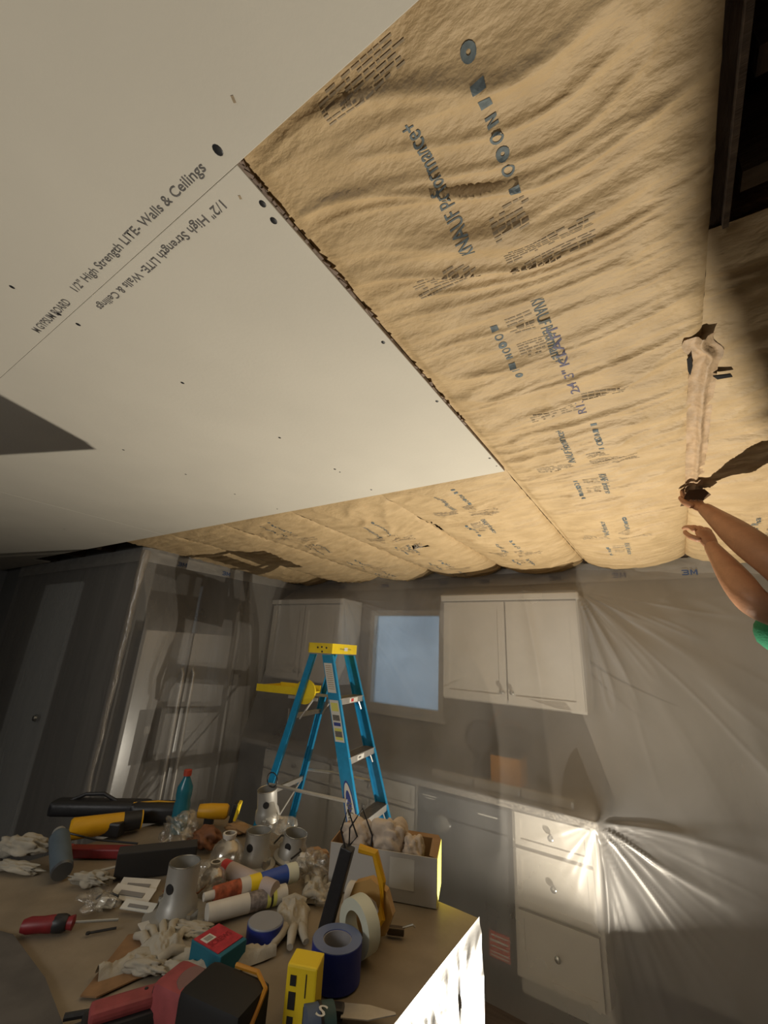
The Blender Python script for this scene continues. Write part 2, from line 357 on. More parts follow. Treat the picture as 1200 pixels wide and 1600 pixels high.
def kblock(k,x,y,w,l,rows,m,name='fine_print'):   # rows of fine print, rows run along x
    Q=[]
    for i in range(rows):
        yy=l*(i+.5)/rows; X=0
        while X<w:
            dx=random.uniform(.006,.02)
            if random.random()<.85:
                a=l/rows*.22; Q.append([(yy-a,X),(yy-a,X+dx*.85),(yy+a,X+dx*.85),(yy+a,X)])
            X+=dx
    ob=conform(quadbm(Q),k,x,y,1,name,m,.0008 if k==3 else .0014,.0045 if k==3 else .009); ob['kind']='stuff'; return ob
def kicons(k,x,y,ry):
    Q=[]; a=0.0
    for kind in 'sodonsrd':
        if kind=='s': Q.append([(a,0),(a+.014,0),(a+.014,.016),(a,.016)])
        elif kind=='r': Q.append([(a,0),(a+.010,0),(a+.010,.018),(a,.018)])
        elif kind=='n':
            Q+=[[(a,0),(a+.004,0),(a+.004,.016),(a,.016)],[(a+.004,.012),(a+.010,0),(a+.010,.004),(a+.004,.016)],[(a+.010,0),(a+.014,0),(a+.014,.016),(a+.010,.016)]]
        else:
            for j in range(14):
                t0=2*PI*j/14;t1=2*PI*(j+1)/14; ro,ri=.010,(.0065 if kind=='o' else .003)
                c=(a+.010,.009); Q.append([(c[0]+math.cos(q)*r,c[1]+math.sin(q)*r) for q,r in ((t0,ro),(t1,ro),(t1,ri),(t0,ri))])
        a+=.026
    ob=conform(quadbm(Q),k,x,y,ry,'symbol_row',INK,.0009 if k==3 else .0016,.0045 if k==3 else .009); ob['kind']='stuff'
def pattern(k,x0,y0,small=1.0):
    # one repeat of the facing print; x0 = left joist of the batt
    kprint('KNAUF Performance+',k,x0+.262,y0+.235,-1,.225,.026,INK); kicons(k,x0+.36,y0+.18,-1)
    kblock(k,x0+.30,y0+.19,.055,.05,6,INK2)
    kblock(k,x0+.12,y0+.245,.12,.05,6,INK2); kblock(k,x0+.30,y0+.27,.14,.03,5,INK2); kblock(k,x0+.30,y0+.31,.14,.022,4,INK2)
    kprint('KNAUF Performance+',k,x0+.312,y0+.41,1,.215,.026,INK); kicons(k,x0+.215,y0+.44,1)
    kblock(k,x0+.25,y0+.43,.05,.06,6,INK2); kblock(k,x0+.25,y0+.52,.05,.05,6,INK2)
XM=JX[4]
pattern(3,XM,.305); kblock(3,-.31,.228,.12,.035,6,INK2)
kprint('R13  2x4 3" KRAFT',3,XM+.345,1.20,-1,.40,.024,mat('stencil_ink',(.14,.13,.20),.7))
kblock(3,-.27,1.13,.12,.05,5,INK2); kblock(3,-.12,1.10,.11,.04,5,INK2)
for yy in (1.265,2.225): pattern(3,XM,yy)
for yy in (1.60,2.42): pattern(4,JX[5],yy)
for yy in (1.85,2.7): pattern(5,JX[6],yy)
for yy in (1.62,2.5): pattern(6,JX[7],yy)
pattern(2,JX[3],2.35)
# loose threads hanging out of the torn hole, screw gaps
c=at(655,851,2.36); h=MB(); o=BATT[5].location
for i in range(7):
    p=c+Vector((random.uniform(-.035,.035),random.uniform(-.012,.012),.012)); h.tube([p-o,p-o+Vector((random.uniform(-.02,.02),0,-.02)),p-o+Vector((random.uniform(-.03,.03),0,-.035)),p-o+Vector((random.uniform(-.03,.03),.01,-.02))],.0016,5)
h.build('loose_thread',WHT,BATT[5])
# folded stapling flange along the joist beside the hands
t=thing('stapling_flange','crumpled strip of kraft stapling flange hanging below the joist above the hands','paper strip',(.15,1.05,2.412))
ys=np.linspace(-.06,.98,150); us=np.linspace(-.028,.030,12); U,V=np.meshgrid(us,ys)
Zf=-.010-.010*(vnoise(U*60,V*26,3))-.014*np.exp(-((U-.006)/.006)**2)*(.6+.6*vnoise(V*7,V*0,8))-.012*sstep(.8,.98,V)
Xf=U+.008*(vnoise(V*6,U*0,4)-.5)+.016*sstep(-.05,.05,-V+.02)*np.sin(V*40)
grid_mesh('folded_paper',np.stack([Xf,V,Zf],-1),mat('flange_paper',(.56,.39,.23),.6,noise=.25,nscale=35,bump=.4),t)
MB().prism([(-.034,-.02),(-.026,-.034),(-.022,.01),(-.026,.05),(-.031,.03)],.003,Matrix.Translation((.0,.02,-.026))).build('gap',DARK,t)
MB().prism([(.02,.08),(.055,.09),(.06,.105),(.03,.10)],.003,Matrix.Translation((.0,.02,-.026))).build('gap',DARK,t)
# torn flap the hands hold
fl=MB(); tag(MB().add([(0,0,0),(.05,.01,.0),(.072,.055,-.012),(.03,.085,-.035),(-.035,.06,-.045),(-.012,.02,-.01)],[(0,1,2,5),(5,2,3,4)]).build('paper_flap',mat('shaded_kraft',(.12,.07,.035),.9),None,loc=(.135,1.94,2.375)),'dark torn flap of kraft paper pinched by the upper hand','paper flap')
# ============================================================ CABINETS
def knob(par,p,ax=(0,-1,0)): return MB().lathe([(.006,0),(.006,.012),(.015,.016),(.016,.024),(.010,.028),(.0,.029)],p,ax,16,cap=False).build('knob',CHROME,par,40)
def shaker(par,name,cx,cz,w,h,y,kn=None,rail=.05,m=CABW):
    d=MB().box((cx,y,cz),(w,.016,h)).box((cx,y-.010,cz+h/2-rail/2),(w,.008,rail)).box((cx,y-.010,cz-h/2+rail/2),(w,.008,rail)).box((cx-w/2+rail/2,y-.010,cz),(rail,.008,h-2*rail)).box((cx+w/2-rail/2,y-.010,cz),(rail,.008,h-2*rail)).build(name,m,par)
    if kn: knob(d,(kn[0],y-.014,kn[1]))
    return d
def uppercab(label,x0,x1):
    z0,z1=1.39,2.155; t=thing('upper_cabinet',label,'cabinet',((x0+x1)/2,3.28,z0)); w=x1-x0; H=z1-z0
    MB().box((0,.0,H/2),(w,.30,H),bev=.002).build('body',CABW,t)
    MB().box((0,-.165,H-.022),(w+.03,.045,.044),bev=.004).build('crown_trim',CABW,t)
    for s in (-1,1): shaker(t,'door',s*w/4,H/2-.02,w/2-.012,H-.075,-.16,(s*.035,.09))
    return t
uppercab('white two door wall cabinet right of the window, behind plastic',-1.50,-.505)
uppercab('white wall cabinet left of the window, above the microwave',-3.48,-2.555)
def basecab(label,x0,x1,kind):
    t=thing('base_cabinet',label,'cabinet',((x0+x1)/2,3.12,0)); w=x1-x0
    MB().box((0,.03,.485),(w-.002,.58,.77)).box((0,.06,.05),(w-.002,.50,.10)).build('body',CABW,t)
    if kind=='drawers':
        for z0,z1 in ((.695,.86),(.415,.685),(.115,.405)): shaker(t,'drawer',0,(z0+z1)/2,w-.05,z1-z0-.008,-.272,(0,(z0+z1)/2),rail=.03)
    else:
        shaker(t,'drawer',0,.79,w-.03,.13,-.272,(0,.79),rail=.02)
        for s in (-1,1): shaker(t,'door',s*(w/4-.004),.415,w/2-.02,.59,-.272,(s*.04,.66))
    return t
basecab('white three drawer base cabinet at the right end of the counter',-.925,-.475,'drawers')
basecab('white base cabinet left of the dishwasher with drawer and two doors',-2.30,-1.555,'doors')
basecab('white base cabinet behind the ladder rear legs',-3.05,-2.305,'doors')
t=thing('dishwasher','dark stainless dishwasher with a red and white sticker','dishwasher',(-1.24,3.12,0))
MB().box((0,.03,.46),(.60,.56,.80)).build('body',BLKP,t); MB().box((0,-.275,.42),(.585,.035,.60),bev=.005).build('door',DSTEEL,t)
cp=MB().box((0,-.275,.79),(.585,.040,.12),bev=.005).build('control_panel',DSTEEL,t)
MB().box((-.21,-.2955,.825),(.10,.001,.006)).box((-.21,-.2955,.812),(.07,.001,.005)).box((.18,-.2955,.80),(.12,.001,.008)).build('panel_print',LBL,cp)
MB().lathe([(.0,0),(.055,.004),(.05,.02),(.0,.026)],(-.11,-.295,.775),(0,-1,0),20,cap=False).build('handle_recess',CHROME,t,40).scale=(1,1,.9)
st=MB().box((.232,-.2935,.205),(.115,.001,.115)).build('sticker',mat('warning_red',(.60,.10,.07),.6),t,label='red and white warning sticker')
for i,z in enumerate((.245,.222,.198,.172,.158)): MB().box((.232,-.2945,z),(.10,.0008,.006 if i!=1 else .010)).build('print_line',LBL,st)
MB().box((0,-.22,.055),(.58,.03,.09)).build('toe_kick',BLKP,t)
t=thing('countertop','speckled granite worktop along the back wall','worktop',(-1.93,3.12,.875))
MB().box((0,.0,.018),(2.96,.64,.036),bev=.004).build('slab',GRAN,t); MB().box((0,.297,.085),(2.90,.018,.10)).build('backsplash',GRAN,t)
t=thing('plank','pale board with three joints lying on the granite under the plastic','board',(-1.03,2.93,.912),.0)
for i in range(3): MB().box((-.30+.30*i,0,.022),(.296,.05,.044),bev=.003).build('board_section',mat('pale_board%d'%i,(.46,.44,.40),.6),t)
for i in range(3): MB().box((-.16+.30*i,-.028,.022),(.014,.006,.034)).build('clip',STEEL,t)
t=thing('storage_box','amber storage box with a dark bundle on top, behind the plastic','box',(-1.03,3.16,.912)); MB().box((0,0,.085),(.20,.16,.17),bev=.008).build('body',ORNG,t); MB().box((0,0,.178),(.21,.17,.02),bev=.005).build('lid',BLKP,t)
t=thing('duffel_bag','dark bundle lying on the amber box','bag',(-1.0,3.16,1.101)); MB().lathe([(.0,-.13),(.06,-.125),(.075,-.06),(.08,.04),(.06,.12),(.0,.13)],(0,0,.078),(1,0,.0),20,cap=False).build('body',BLKP,t,60); MB().tube([(-.07,0,.15),(-.04,0,.18),(.03,0,.18),(.06,0,.15)],.007).build('strap',BRWN,t)
t=thing('frying_pan','round dark pan leaning beside the amber box','pan',(-1.24,3.2,.912)); MB().lathe([(.0,0),(.10,.0),(.115,.03),(.110,.03),(.096,.006),(.0,.006)],(0,0,.24),(.25,-1,.25),28,cap=False).build('dish',BLKP,t,40); MB().box((0,.02,.115),(.10,.06,.23),bev=.005).build('stand',BLKP,t); MB().tube([(.06,0,.32),(.12,-.01,.40),(.15,-.01,.44)],.009).build('handle',BRWN,t)
t=thing('microwave_oven','dark microwave under the left wall cabinet, seen through plastic','microwave',(-3.1,3.22,.912)); MB().box((0,0,.15),(.50,.34,.30),bev=.006).build('body',mat('maroon_black',(.035,.022,.02),.4),t); MB().box((-.06,-.175,.15),(.34,.012,.24),bev=.003).build('door',BLKP,t); MB().box((.18,-.175,.15),(.12,.012,.26)).build('control_panel',DSTEEL,t); MB().cyl((.10,-.195,.05),(.10,-.195,.25),.008).build('handle',CHROME,t)
# ------------------------------------------------------------ refrigerator in the left niche (front faces +x)
t=thing('refrigerator','stainless side by side refrigerator in the left niche under plastic','refrigerator',(-3.72,2.20,0))
MB().box((-.02,0,.88),(.62,.86,1.74),bev=.005).build('body',DSTEEL,t)
for s,w in ((-1,.405),(1,.455)):
    y0=-.44 if s<0 else -.030; d=MB().box((.335,y0+w/2+.0,.92),(.06,w-.006,1.68),bev=.010).build('door',STEEL,t,30)
    yy=y0+w-.045 if s<0 else y0+.045
    MB().tube([(.366,yy,.42),(.395,yy,.46),(.395,yy,1.44),(.366,yy,1.48)],.014,10).build('handle',ALU,d,50)
    if s<0:
        e=MB().box((.3655,-.27,1.01),(.012,.165,.36),bev=.003).build('dispenser',BLKP,d); MB().box((.368,-.27,1.05),(.012,.05,.05)).build('lever',CHROME,e)
MB().box((.30,0,.04),(.05,.84,.06)).build('toe_grille',BLKP,t)
# ============================================================ LADDER
phi=.19; lt=thing('stepladder','blue fibreglass stepladder with yellow top cap and open tool tray','ladder',(-1.869,2.334,0),phi)
zc=1.69; a_=.552; wb,wt=.496,.325; bb=.394; rb,rt=.502,.30
# local: +x = front (n), y = width; front foot edge x=a_, top x=0
def Fp(z,s,inset=0,dx=0): q=z/zc; return Vector((a_*(1-q)+dx,s*((wb+(wt-wb)*q)/2-inset),z))
def Rp(z,s,inset=0,dx=0): q=z/zc; return Vector((-.12-bb*(1-q)+dx,s*((rb+(rt-rb)*q)/2-inset),z))
def channel(f,s,z0,z1,depth,name):
    # C section rail: web outside, flanges front and back
    b=MB(); t_=.004; fw=.024
    sec=[(0,0),(-depth,0),(-depth,fw),(-depth+t_,fw),(-depth+t_,t_),(-t_,t_),(-t_,fw),(0,fw)]
    vs=[];n=len(sec)
    for z in (z0,z1):
        for (dx,ins) in sec: vs.append(f(z,s,ins,dx))
    fs=[(i,(i+1)%n,n+(i+1)%n,n+i) for i in range(n)]+[tuple(range(n))[::-1],tuple(range(n,2*n))]
    return b.add(vs,fs).build(name,LBLUE,lt)
rails={}
for s in (-1,1):
    rails[s]=channel(Fp,s,.03,zc-.03,.078,'front_rail'); rr=channel(Rp,s,.03,zc-.03,-.048 if False else .042,'rear_rail')
    MB().box(Fp(.02,s,.012,-.039),(.09,.035,.05),bev=.004).build('rubber_foot',BLKP,rails[s]); MB().box(Rp(.02,s,.012,-.02),(.055,.035,.05),bev=.004).build('rubber_foot',BLKP,rr)
sz=[zc-.305*k+.024 for k in range(1,6)]
for i,z in enumerate(sz):
    w=(wb+(wt-wb)*z/zc)-.012; xf=a_*(1-z/zc)
    st=MB().box((xf-.040,0,z-.003),(.076,w,.006)).build('step',ALUD,lt)
    MB().box((xf-.001,0,z-.018),(.004,w,.036)).box((xf-.079,0,z-.014),(.004,w,.028)).build('step_lip',ALU,st)
    if i<2:
        MB().box((xf+.002,.02 if i==0 else -.03,z-.018),(.001,.115 if i==0 else .09,.026)).build('step_label',LBL,st)
        MB().box((xf+.003,.0 if i==0 else -.045,z-.018),(.001,.034,.018 if i==0 else .010)).build('label_print',REDP if i==0 else BLK,st)
    for s in (-1,1):
        MB().tube([(xf-.02,s*(w/2-.045),z-.02),(xf-.02+.01,s*(w/2-.004),z-.085)],.005,6).build('step_brace',ALU,st)
cap=MB().prism([(-.185,-.15),(-.16,-.178),(.012,-.178),(.018,-.16),(.018,.16),(.012,.178),(-.16,.178),(-.185,.15)],.062,Matrix.Translation((0,0,zc-.022))).build('top_cap',YEL,lt)
cm=cap
for (dx,dz) in ((-.095,.012),(-.065,.016),(-.03,.012),(-.06,-.012)): MB().lathe([(.0,0),(.006,.0),(.006,.003),(.0,.004)],(dx,-.178,zc+dz),(0,-1,0),10,cap=False).build('rivet',BLKP,cap)
MB().box((-.06,0,zc+.040),(.05,.16,.002)).build('tool_slot',BLKP,cap)
flat_text('Step - rite',(.0192,-.085,zc+.002),(0,1,0),(0,0,1),.16,'cap_print',BLK,cap,.012)
MB().box((.0188,0,zc+.008),(.0005,.05,.022)).build('cap_badge',LBL,cap)
# side labels on the near front rail (its outer face looks to -y)
sl=MB()
def railpt(z,q): p=Fp(z,-1,-.0012,-.078*q-.002); return p
def raillabel(z0,z1,q0,q1,m,name,lift=0): 
    b=MB(); L=Vector((0,-lift,0)); return b.add([railpt(z0,q0)+L,railpt(z0,q1)+L,railpt(z1,q1)+L,railpt(z1,q0)+L],[(0,1,2,3)]).build(name,m,rails[-1])
raillabel(1.44,1.61,.15,.9,LBL,'paper_label')
for k in range(12): raillabel(1.46+.012*k,1.464+.012*k,.25,.8,INK2,'label_line',.0006)
raillabel(1.18,1.40,.1,.9,LBL,'warning_label')
for (z0,z1,m) in ((1.34,1.385,LBLY),(1.29,1.32,BLK),(1.262,1.28,NAVY),(1.19,1.25,LBLY),(1.205,1.235,BLK)): raillabel(z0,z1,.2,.8,m,'warning_print',.0006 if m is not BLK else .001)
# oval maker's mark, reading down the rail
def rl(z,q,l): return Fp(z,-1,-.0012-l,-.078*q-.002)
def oval(zc_,h,w,m,name,l):
    b=MB(); return b.add([rl(zc_+h*math.cos(t),.5+w*math.sin(t),l) for t in [2*PI*i/28 for i in range(28)]],[tuple(range(28))]).build(name,m,rails[-1])
oval(.84,.155,.44,NAVY,'logo_oval',.0002); oval(.84,.145,.36,LBL,'logo_oval',.0008); oval(.90,.05,.20,NAVY,'logo_tip',.0012)
place_bm(text_verts('WERNER',.19,.036),lambda c:rl(.905-c.x,.26+c.y/.078*1.0,.0016),'logo_letters',BLK,rails[-1])
# rear horizontals, spreader, tray
for z in (.42,.85,1.28):
    q=z/zc; w=rb+(rt-rb)*q; MB().box((-.12-bb*(1-q)-.02,0,z),(.018,w-.01,.026)).build('rear_brace',ALU,lt)
for s in (-1,1): MB().tube([Fp(.90,s,-.006,-.05),Vector((-.12,s*.22,.905)),Rp(.90,s,-.006,-.02)],.010,6).build('spreader',ALU,lt)
MB().tube([Rp(.42,-1,.01,-.02),Rp(.85,1,.01,-.02)],.006,6).build('diagonal_brace',ALU,lt)
tz=1.405; tr=MB().box((-.40,0,tz),(.34,.27,.012),bev=.004).box((-.40,-.135,tz+.018),(.34,.008,.045)).box((-.40,.135,tz+.018),(.34,.008,.045)).box((-.57,0,tz+.018),(.008,.27,.03)).build('tool_tray',YEL,lt)
MB().lathe([(.0,0),(.075,.0),(.075,.012),(.0,.012)],(-.185,-.135,tz+.02),(0,1,0),24,cap=False).build('tray_hinge',YEL,tr)
for s in (-1,1): MB().box((-.20,s*.13,tz-.02),(.22,.008,.018)).tube([(-.12,s*.13,tz-.02),(-.20,s*.14,tz-.14)],.006,6).build('tray_bracket',ALU,lt)
# ============================================================ PLASTIC SHEETING
nx,nz=300,120; xs=np.linspace(-3.34,2.6,nx); zs=np.linspace(.0,2.372,nz); X,Z=np.meshgrid(xs,zs)
obs=np.full_like(X,3.40)
for (xa,xb) in ((-1.52,-.485),(-3.6,-2.53)): obs[(X>xa)&(X<xb)&(Z>1.375)&(Z<2.17)]=3.078
obs[(X<-.44)&(Z<.925)]=2.778
obs[(X<-.44)&(Z<.87)]=2.80
Yc=np.where(Z>1,3.3,2.9)*1.0; Yc=np.minimum(Yc,obs)
top=3.392-.0*xs; bot=np.where(xs<-.44,2.74,2.74+.5*sstep(-.44,1.2,xs))
hx=(xs[1]-xs[0]);hz=(zs[1]-zs[0]); ax,az=1/hx**2,1/hz**2
for it in range(1500):
    Yc[-1]=top; Yc[0]=bot
    Yn=Yc.copy(); Yn[1:-1,1:-1]=(ax*(Yc[1:-1,:-2]+Yc[1:-1,2:])+az*(Yc[:-2,1:-1]+Yc[2:,1:-1]))/(2*(ax+az))
    Yn[1:-1,0]=Yn[1:-1,1]; Yn[1:-1,-1]=Yn[1:-1,-2]; Yc=np.minimum(Yn,obs)
# finer grid for the folds
nx2,nz2=760,300; xs2=np.linspace(xs[0],xs[-1],nx2); zs2=np.linspace(0,zs[-1],nz2)
tmp=np.array([np.interp(xs2,xs,r) for r in Yc]); F=np.array([np.interp(zs2,zs,tmp[:,j]) for j in range(nx2)]).T
X,Z=np.meshgrid(xs2,zs2)
def star(cx,cz,a0,a1,freq,amp,r0,rl_,seed,tw=0):
    dx,dz=X-cx,Z-cz; r=np.hypot(dx,dz)+1e-6; th=np.arctan2(dz,dx)+tw*r
    n=ridge(vnoise(th*freq+50,r*1.1,seed),5)+.35*ridge(vnoise(th*freq*2.3+50,r*2,seed+1),4)
    m=sstep(a0,a0+.15,th)*(1-sstep(a1-.15,a1,th)); return n*m*amp*sstep(0,r0,r)*np.exp(-r/rl_)
lift=star(-.495,2.165,-1.55,.10,5,.028,.15,.95,3,.10)+star(-.46,.91,-1.75,.08,5,.030,.10,.45,7)+star(-.46,.91,-PI,-1.8,5,.012,.1,.30,9)+star(-.46,.91,-.3,.15,4,.02,.10,.5,13)
lift+=star(-2.53,2.165,-1.5,0,6,.012,.1,.7,19)
hang=ridge(vnoise(X*3+Z*.5,Z*.9,23),4)*.016*sstep(0,.3,2.37-Z)+(vnoise(X*5,Z*2.5,29)-.5)*.010*sstep(0,.2,2.37-Z)
F=F-lift-hang
ps=thing('plastic_sheeting','translucent plastic sheeting hung over the back wall cabinets and gathered on the counter corner','plastic sheeting',(0,3.39,2.372))
off=np.array([0,3.39,2.372]); grid_mesh('film',np.stack([X,F,Z],-1)-off,FILM,ps)
# pre-taped top edge, with the maker's letters
gx=np.linspace(-3.34,2.6,220); gz=np.linspace(2.265,2.402,9); GX,GZ=np.meshgrid(gx,gz)
GY=3.375-.006*vnoise(GX*8,GZ*30,5)-.006*np.sin(GX*7)*0; grid_mesh('masking_tape',np.stack([GX,GY,GZ+.006*(vnoise(GX*3,GZ*0,6)-.5)],-1)-off,FILMT,ps)
TB=mat('tape_blue',(.05,.09,.20),.6)
def tape_mark(O,r,par):
    O=Vector(O);r=Vector(r);u=Vector((0,0,1)); b=MB()
    def st(*P): b.add([O+r*x*.001+u*y*.001 for x,y in P],[tuple(range(len(P)))])
    for y in (0,14,28): st((0 if y!=14 else 10,y),(30,y),(30,y+7),(0 if y!=14 else 10,y+7))
    st((30,0),(38,4),(38,16),(30,17.5)); st((30,17.5),(38,19),(38,31),(30,35))
    st((46,0),(54,0),(54,35),(46,35)); st((76,0),(84,0),(84,35),(76,35)); st((54,35),(54,24),(65,4),(65,15)); st((76,35),(76,24),(65,4),(65,15))
    return b.build('tape_print',TB,par)
for x in (-2.78,-2.24,-1.62,-1.24,-.68,-.245,.163,.62): tape_mark(Vector((x-.05,3.364,2.285))-Vector(off),(1,0,0),ps)
# left curtain: along the stub wall, round the corner, over the refrigerator
def path(s,z):
    # returns x,y for arclength s along the plan path
    k=sstep(0,1,(2.36-z)/.6); xf=-3.475+(.205)*k
    pts=[(-6.2,1.665),(-3.50,1.665),(xf,1.69),(xf,2.72),(-3.40,3.10),(-3.34,3.385)]
    L=[0]; 
    for a,b in zip(pts,pts[1:]): L.append(L[-1]+math.hypot(b[0]-a[0],b[1]-a[1]))
    q=s*L[-1]; return np.interp(q,L,[p[0] for p in pts]),np.interp(q,L,[p[1] for p in pts]),q,L
SS=np.linspace(0,1,560); ZZ=np.linspace(0,2.372,130); PP=np.zeros((130,560,3))
for i,z in enumerate(ZZ):
    x,y,q,L=path(SS,z); n1=ridge(vnoise(q*9+z*.4,np.full_like(q,z*.7),33),4); n2=vnoise(q*22+z,np.full_like(q,z*1.3),35)
    onl=1-sstep(L[1]-.05,L[1]+.05,q); fade=sstep(0,.25,2.372-z)
    fold=np.exp(-((q-L[1]-.01)/.030)**2)
    dis=(n1*.009+n2*.003)*fade
    PP[i,:,0]=x+dis*(1-onl)*sstep(L[1],L[1]+.1,q)+fold*.012*(.4+.6*vnoise(q*60,np.full_like(q,z*2),37)); PP[i,:,1]=y-dis*onl*.4-fold*.02; PP[i,:,2]=z
lp=thing('plastic_curtain','plastic curtain along the dark left wall wrapping the corner and refrigerator','plastic sheeting',(-3.45,1.68,2.372))
grid_mesh('film',PP-np.array([-3.45,1.68,2.372]),FILML,lp)
b=MB(); 
pz=[(-6.2,1.655),(-3.49,1.655),(-3.455,1.70),(-3.455,2.72),(-3.40,3.10),(-3.345,3.37)]
bt=bmesh.new()
for (a,c) in zip(pz,pz[1:]):
    v=[(a[0],a[1],2.285),(c[0],c[1],2.285),(c[0],c[1],2.398),(a[0],a[1],2.398)]; b.add([Vector(p)-lp.location for p in v],[(0,1,2,3)])
b.build('masking_tape',FILMT,lp)
t_=MB()
for zt in np.linspace(.2,2.3,60):
    pass
for yy in (1.95,2.4): tape_mark(Vector((-3.449,yy,2.30))-lp.location,(0,1,0),lp)
# folded hem of film running down the niche corner
cr=MB(); pts=[];rr=[]
for i in range(40):
    z=2.37-i*.06; pts.append((-3.462+.003*math.sin(i*.9),1.672+.003*math.cos(i*1.1),max(z,.02))); rr.append(.032*(1-i/44)+.002*math.sin(i*2.1))
tag(cr.tube(pts,rr,7).build('rolled_plastic_edge',film('rolled_film',(.62,.56,.48),.62,.35,.25,(30,30,10),.6),None,60),'rolled pale plastic edge running down the refrigerator niche corner','plastic roll')
# ============================================================ ISLAND
IX0,IX1,IY0,IY1,IZ=-2.05,-.632,.42,1.588,.91
t=thing('kitchen_island','kitchen island masked with tan paper, its right side wrapped in shiny film','island',((IX0+IX1)/2,(IY0+IY1)/2,0))
cx,cy=(IX0+IX1)/2,(IY0+IY1)/2
MB().box((0,0,.43),(IX1-IX0-.06,IY1-IY0-.06,.86)).build('cabinet_body',CABW,t); MB().box((0,0,.885),(IX1-IX0-.006,IY1-IY0-.006,.036)).build('countertop',GRAN,t)
gx=np.linspace(IX0,IX1,150); gy=np.linspace(IY0,IY1,130); GX,GY=np.meshgrid(gx,gy)
GZ=.9075+.0035*ridge(vnoise(GX*2.3+GY*2,GY*2.1-GX,3),6)+.0015*vnoise(GX*14,GY*14,4)
grid_mesh('paper_cover',np.stack([GX-cx,GY-cy,GZ],-1),PAPR,t)
gy=np.linspace(IY0,IY1+.002,190); gz=np.linspace(.03,.913,150); GY,GZ=np.meshgrid(gy,gz)
wv=vnoise(GY*6,GZ*4,5); fx=.0055*ridge(vnoise(GY*14+wv*5,GZ*7+wv*3+GY*5,7),4)+.0022*ridge(vnoise(GY*34+wv*4,GZ*19-GY*9,9),3)+.008*vnoise(GY*5,GZ*3,10)
GX=IX1+.001+fx*sstep(0,.06,.913-GZ)
grid_mesh('film_wrap',np.stack([GX-cx,GY-cy,GZ],-1),FOIL,t)
TZ=.9135
def on(u,v,z=0): p=at(u,v,TZ+z); return p
# ------------------------------------------------------------ cardboard box
t=thing('cardboard_box','open grey cardboard box with a yellow end and crumpled paper inside','box',(-.962,1.545,TZ),math.radians(21.5))
w,d,h=.375,.165,.135
MB().box((0,-d/2,h/2),(w,.004,h)).build('front_panel',GREYB,t); MB().box((.07,-d/2-.003,h*.58),(.085,.001,.085)).build('paper_label',LBL,t)
MB().box((0,d/2,h/2),(w,.004,h)).build('back_panel',CARD,t); MB().box((-w/2,0,h/2),(.004,d,h)).build('end_panel',CARD,t)
MB().box((w/2,0,h/2),(.004,d,h)).build('end_panel',YCARD,t,label='bright yellow end panel'); MB().box((0,0,.003),(w,d,.004)).build('bottom_panel',CARD,t)
MB().add([(-w/2,d/2,h),(w/2,d/2,h),(w/2-.01,d/2+.015,h+.006),(-w/2+.01,d/2+.015,h+.010)],[(0,1,2,3)]).build('flap',CARD,t)
MB().add([(w/2,-d/2,h),(w/2,d/2,h),(w/2-.03,d/2-.01,h+.004),(w/2-.03,-d/2+.04,h-.01)],[(0,1,2,3)]).build('flap',CARD,t)
def crumple(name,label,cat,loc,r,seed,m,sq=(1,1,.7),amp=.35,rz=0,group=None):
    b=bmesh.new(); bmesh.ops.create_icosphere(b,subdivisions=4,radius=1)
    for v in b.verts:
        p=v.co.copy(); a=float(ridge(vnoise(np.array([p.x*2.3+seed+p.z]),np.array([p.y*2.3+p.z*1.7]),seed),2)[0]); c=float(vnoise(np.array([p.x*5+p.z*3]),np.array([p.y*5-p.z*2]),seed+3)[0])
        q=p*(1-amp*a+amp*.5*(c-.5)); v.co=Vector((q.x*sq[0]*r,q.y*sq[1]*r,max(q.z,-.75)*sq[2]*r+.75*sq[2]*r))
    me=bpy.data.meshes.new(name); b.to_mesh(me); b.free(); me.materials.append(m)
    for q in me.polygons: q.use_smooth=True
    o=bpy.data.objects.new(name,me); COL.objects.link(o); o.location=loc; o.rotation_euler=(0,0,rz); tag(o,label,cat,group); return o
PAPC=mat('crumpled_tan_paper',(.56,.47,.38),.75,bump=.3)
crumple('crumpled_paper','crumpled tan packing paper bulging out of the grey box, left lump','paper',(-1.06,1.50,1.0),.075,11,PAPC,(1,.7,.9),rz=.4)
crumple('crumpled_paper','crumpled tan packing paper bulging out of the grey box, middle lump','paper',(-.96,1.555,.99),.085,14,PAPC,(1,.75,.95),rz=.5)
crumple('crumpled_paper','crumpled tan packing paper in the grey box near its yellow end','paper',(-.875,1.585,.98),.06,17,PAPC,(.9,.8,1.0),rz=.4)
# ------------------------------------------------------------ hand masker with tape and paper
c=on(560,1480); t=thing('masking_dispenser','yellow masking dispenser with black blade bar and wire loops on top','tape dispenser',c,math.radians(20))
R=Euler((0,math.radians(14),0))
MB().box((-.075,0,.125),(.038,.035,.21),R=R,bev=.004).build('blade_bar',BLKP,t)
wl=MB(); 
for s in (-1,1):
    k=-.05+s*.006; wl.tube([(-.05,s*.012,.215),(-.062+s*.01,s*.012,.27),(-.035+s*.02,s*.012,.325),(.0+s*.02,s*.012,.26),(-.012+s*.03,s*.012,.235)],.0028,6)
wl.build('wire_loop',BLKP,t)
MB().tube([(-.02,.02,.22),(.03,.02,.215),(.055,.02,.15),(.06,.01,.07),(.02,.0,.015)],.012,8).build('handle',TYEL,t)
MB().lathe([(.028,-.012),(.072,-.012),(.072,.012),(.028,.012)],(.02,.045,.075),(.15,1,.05),8,closed=True).build('frame_disc',TANP,t)
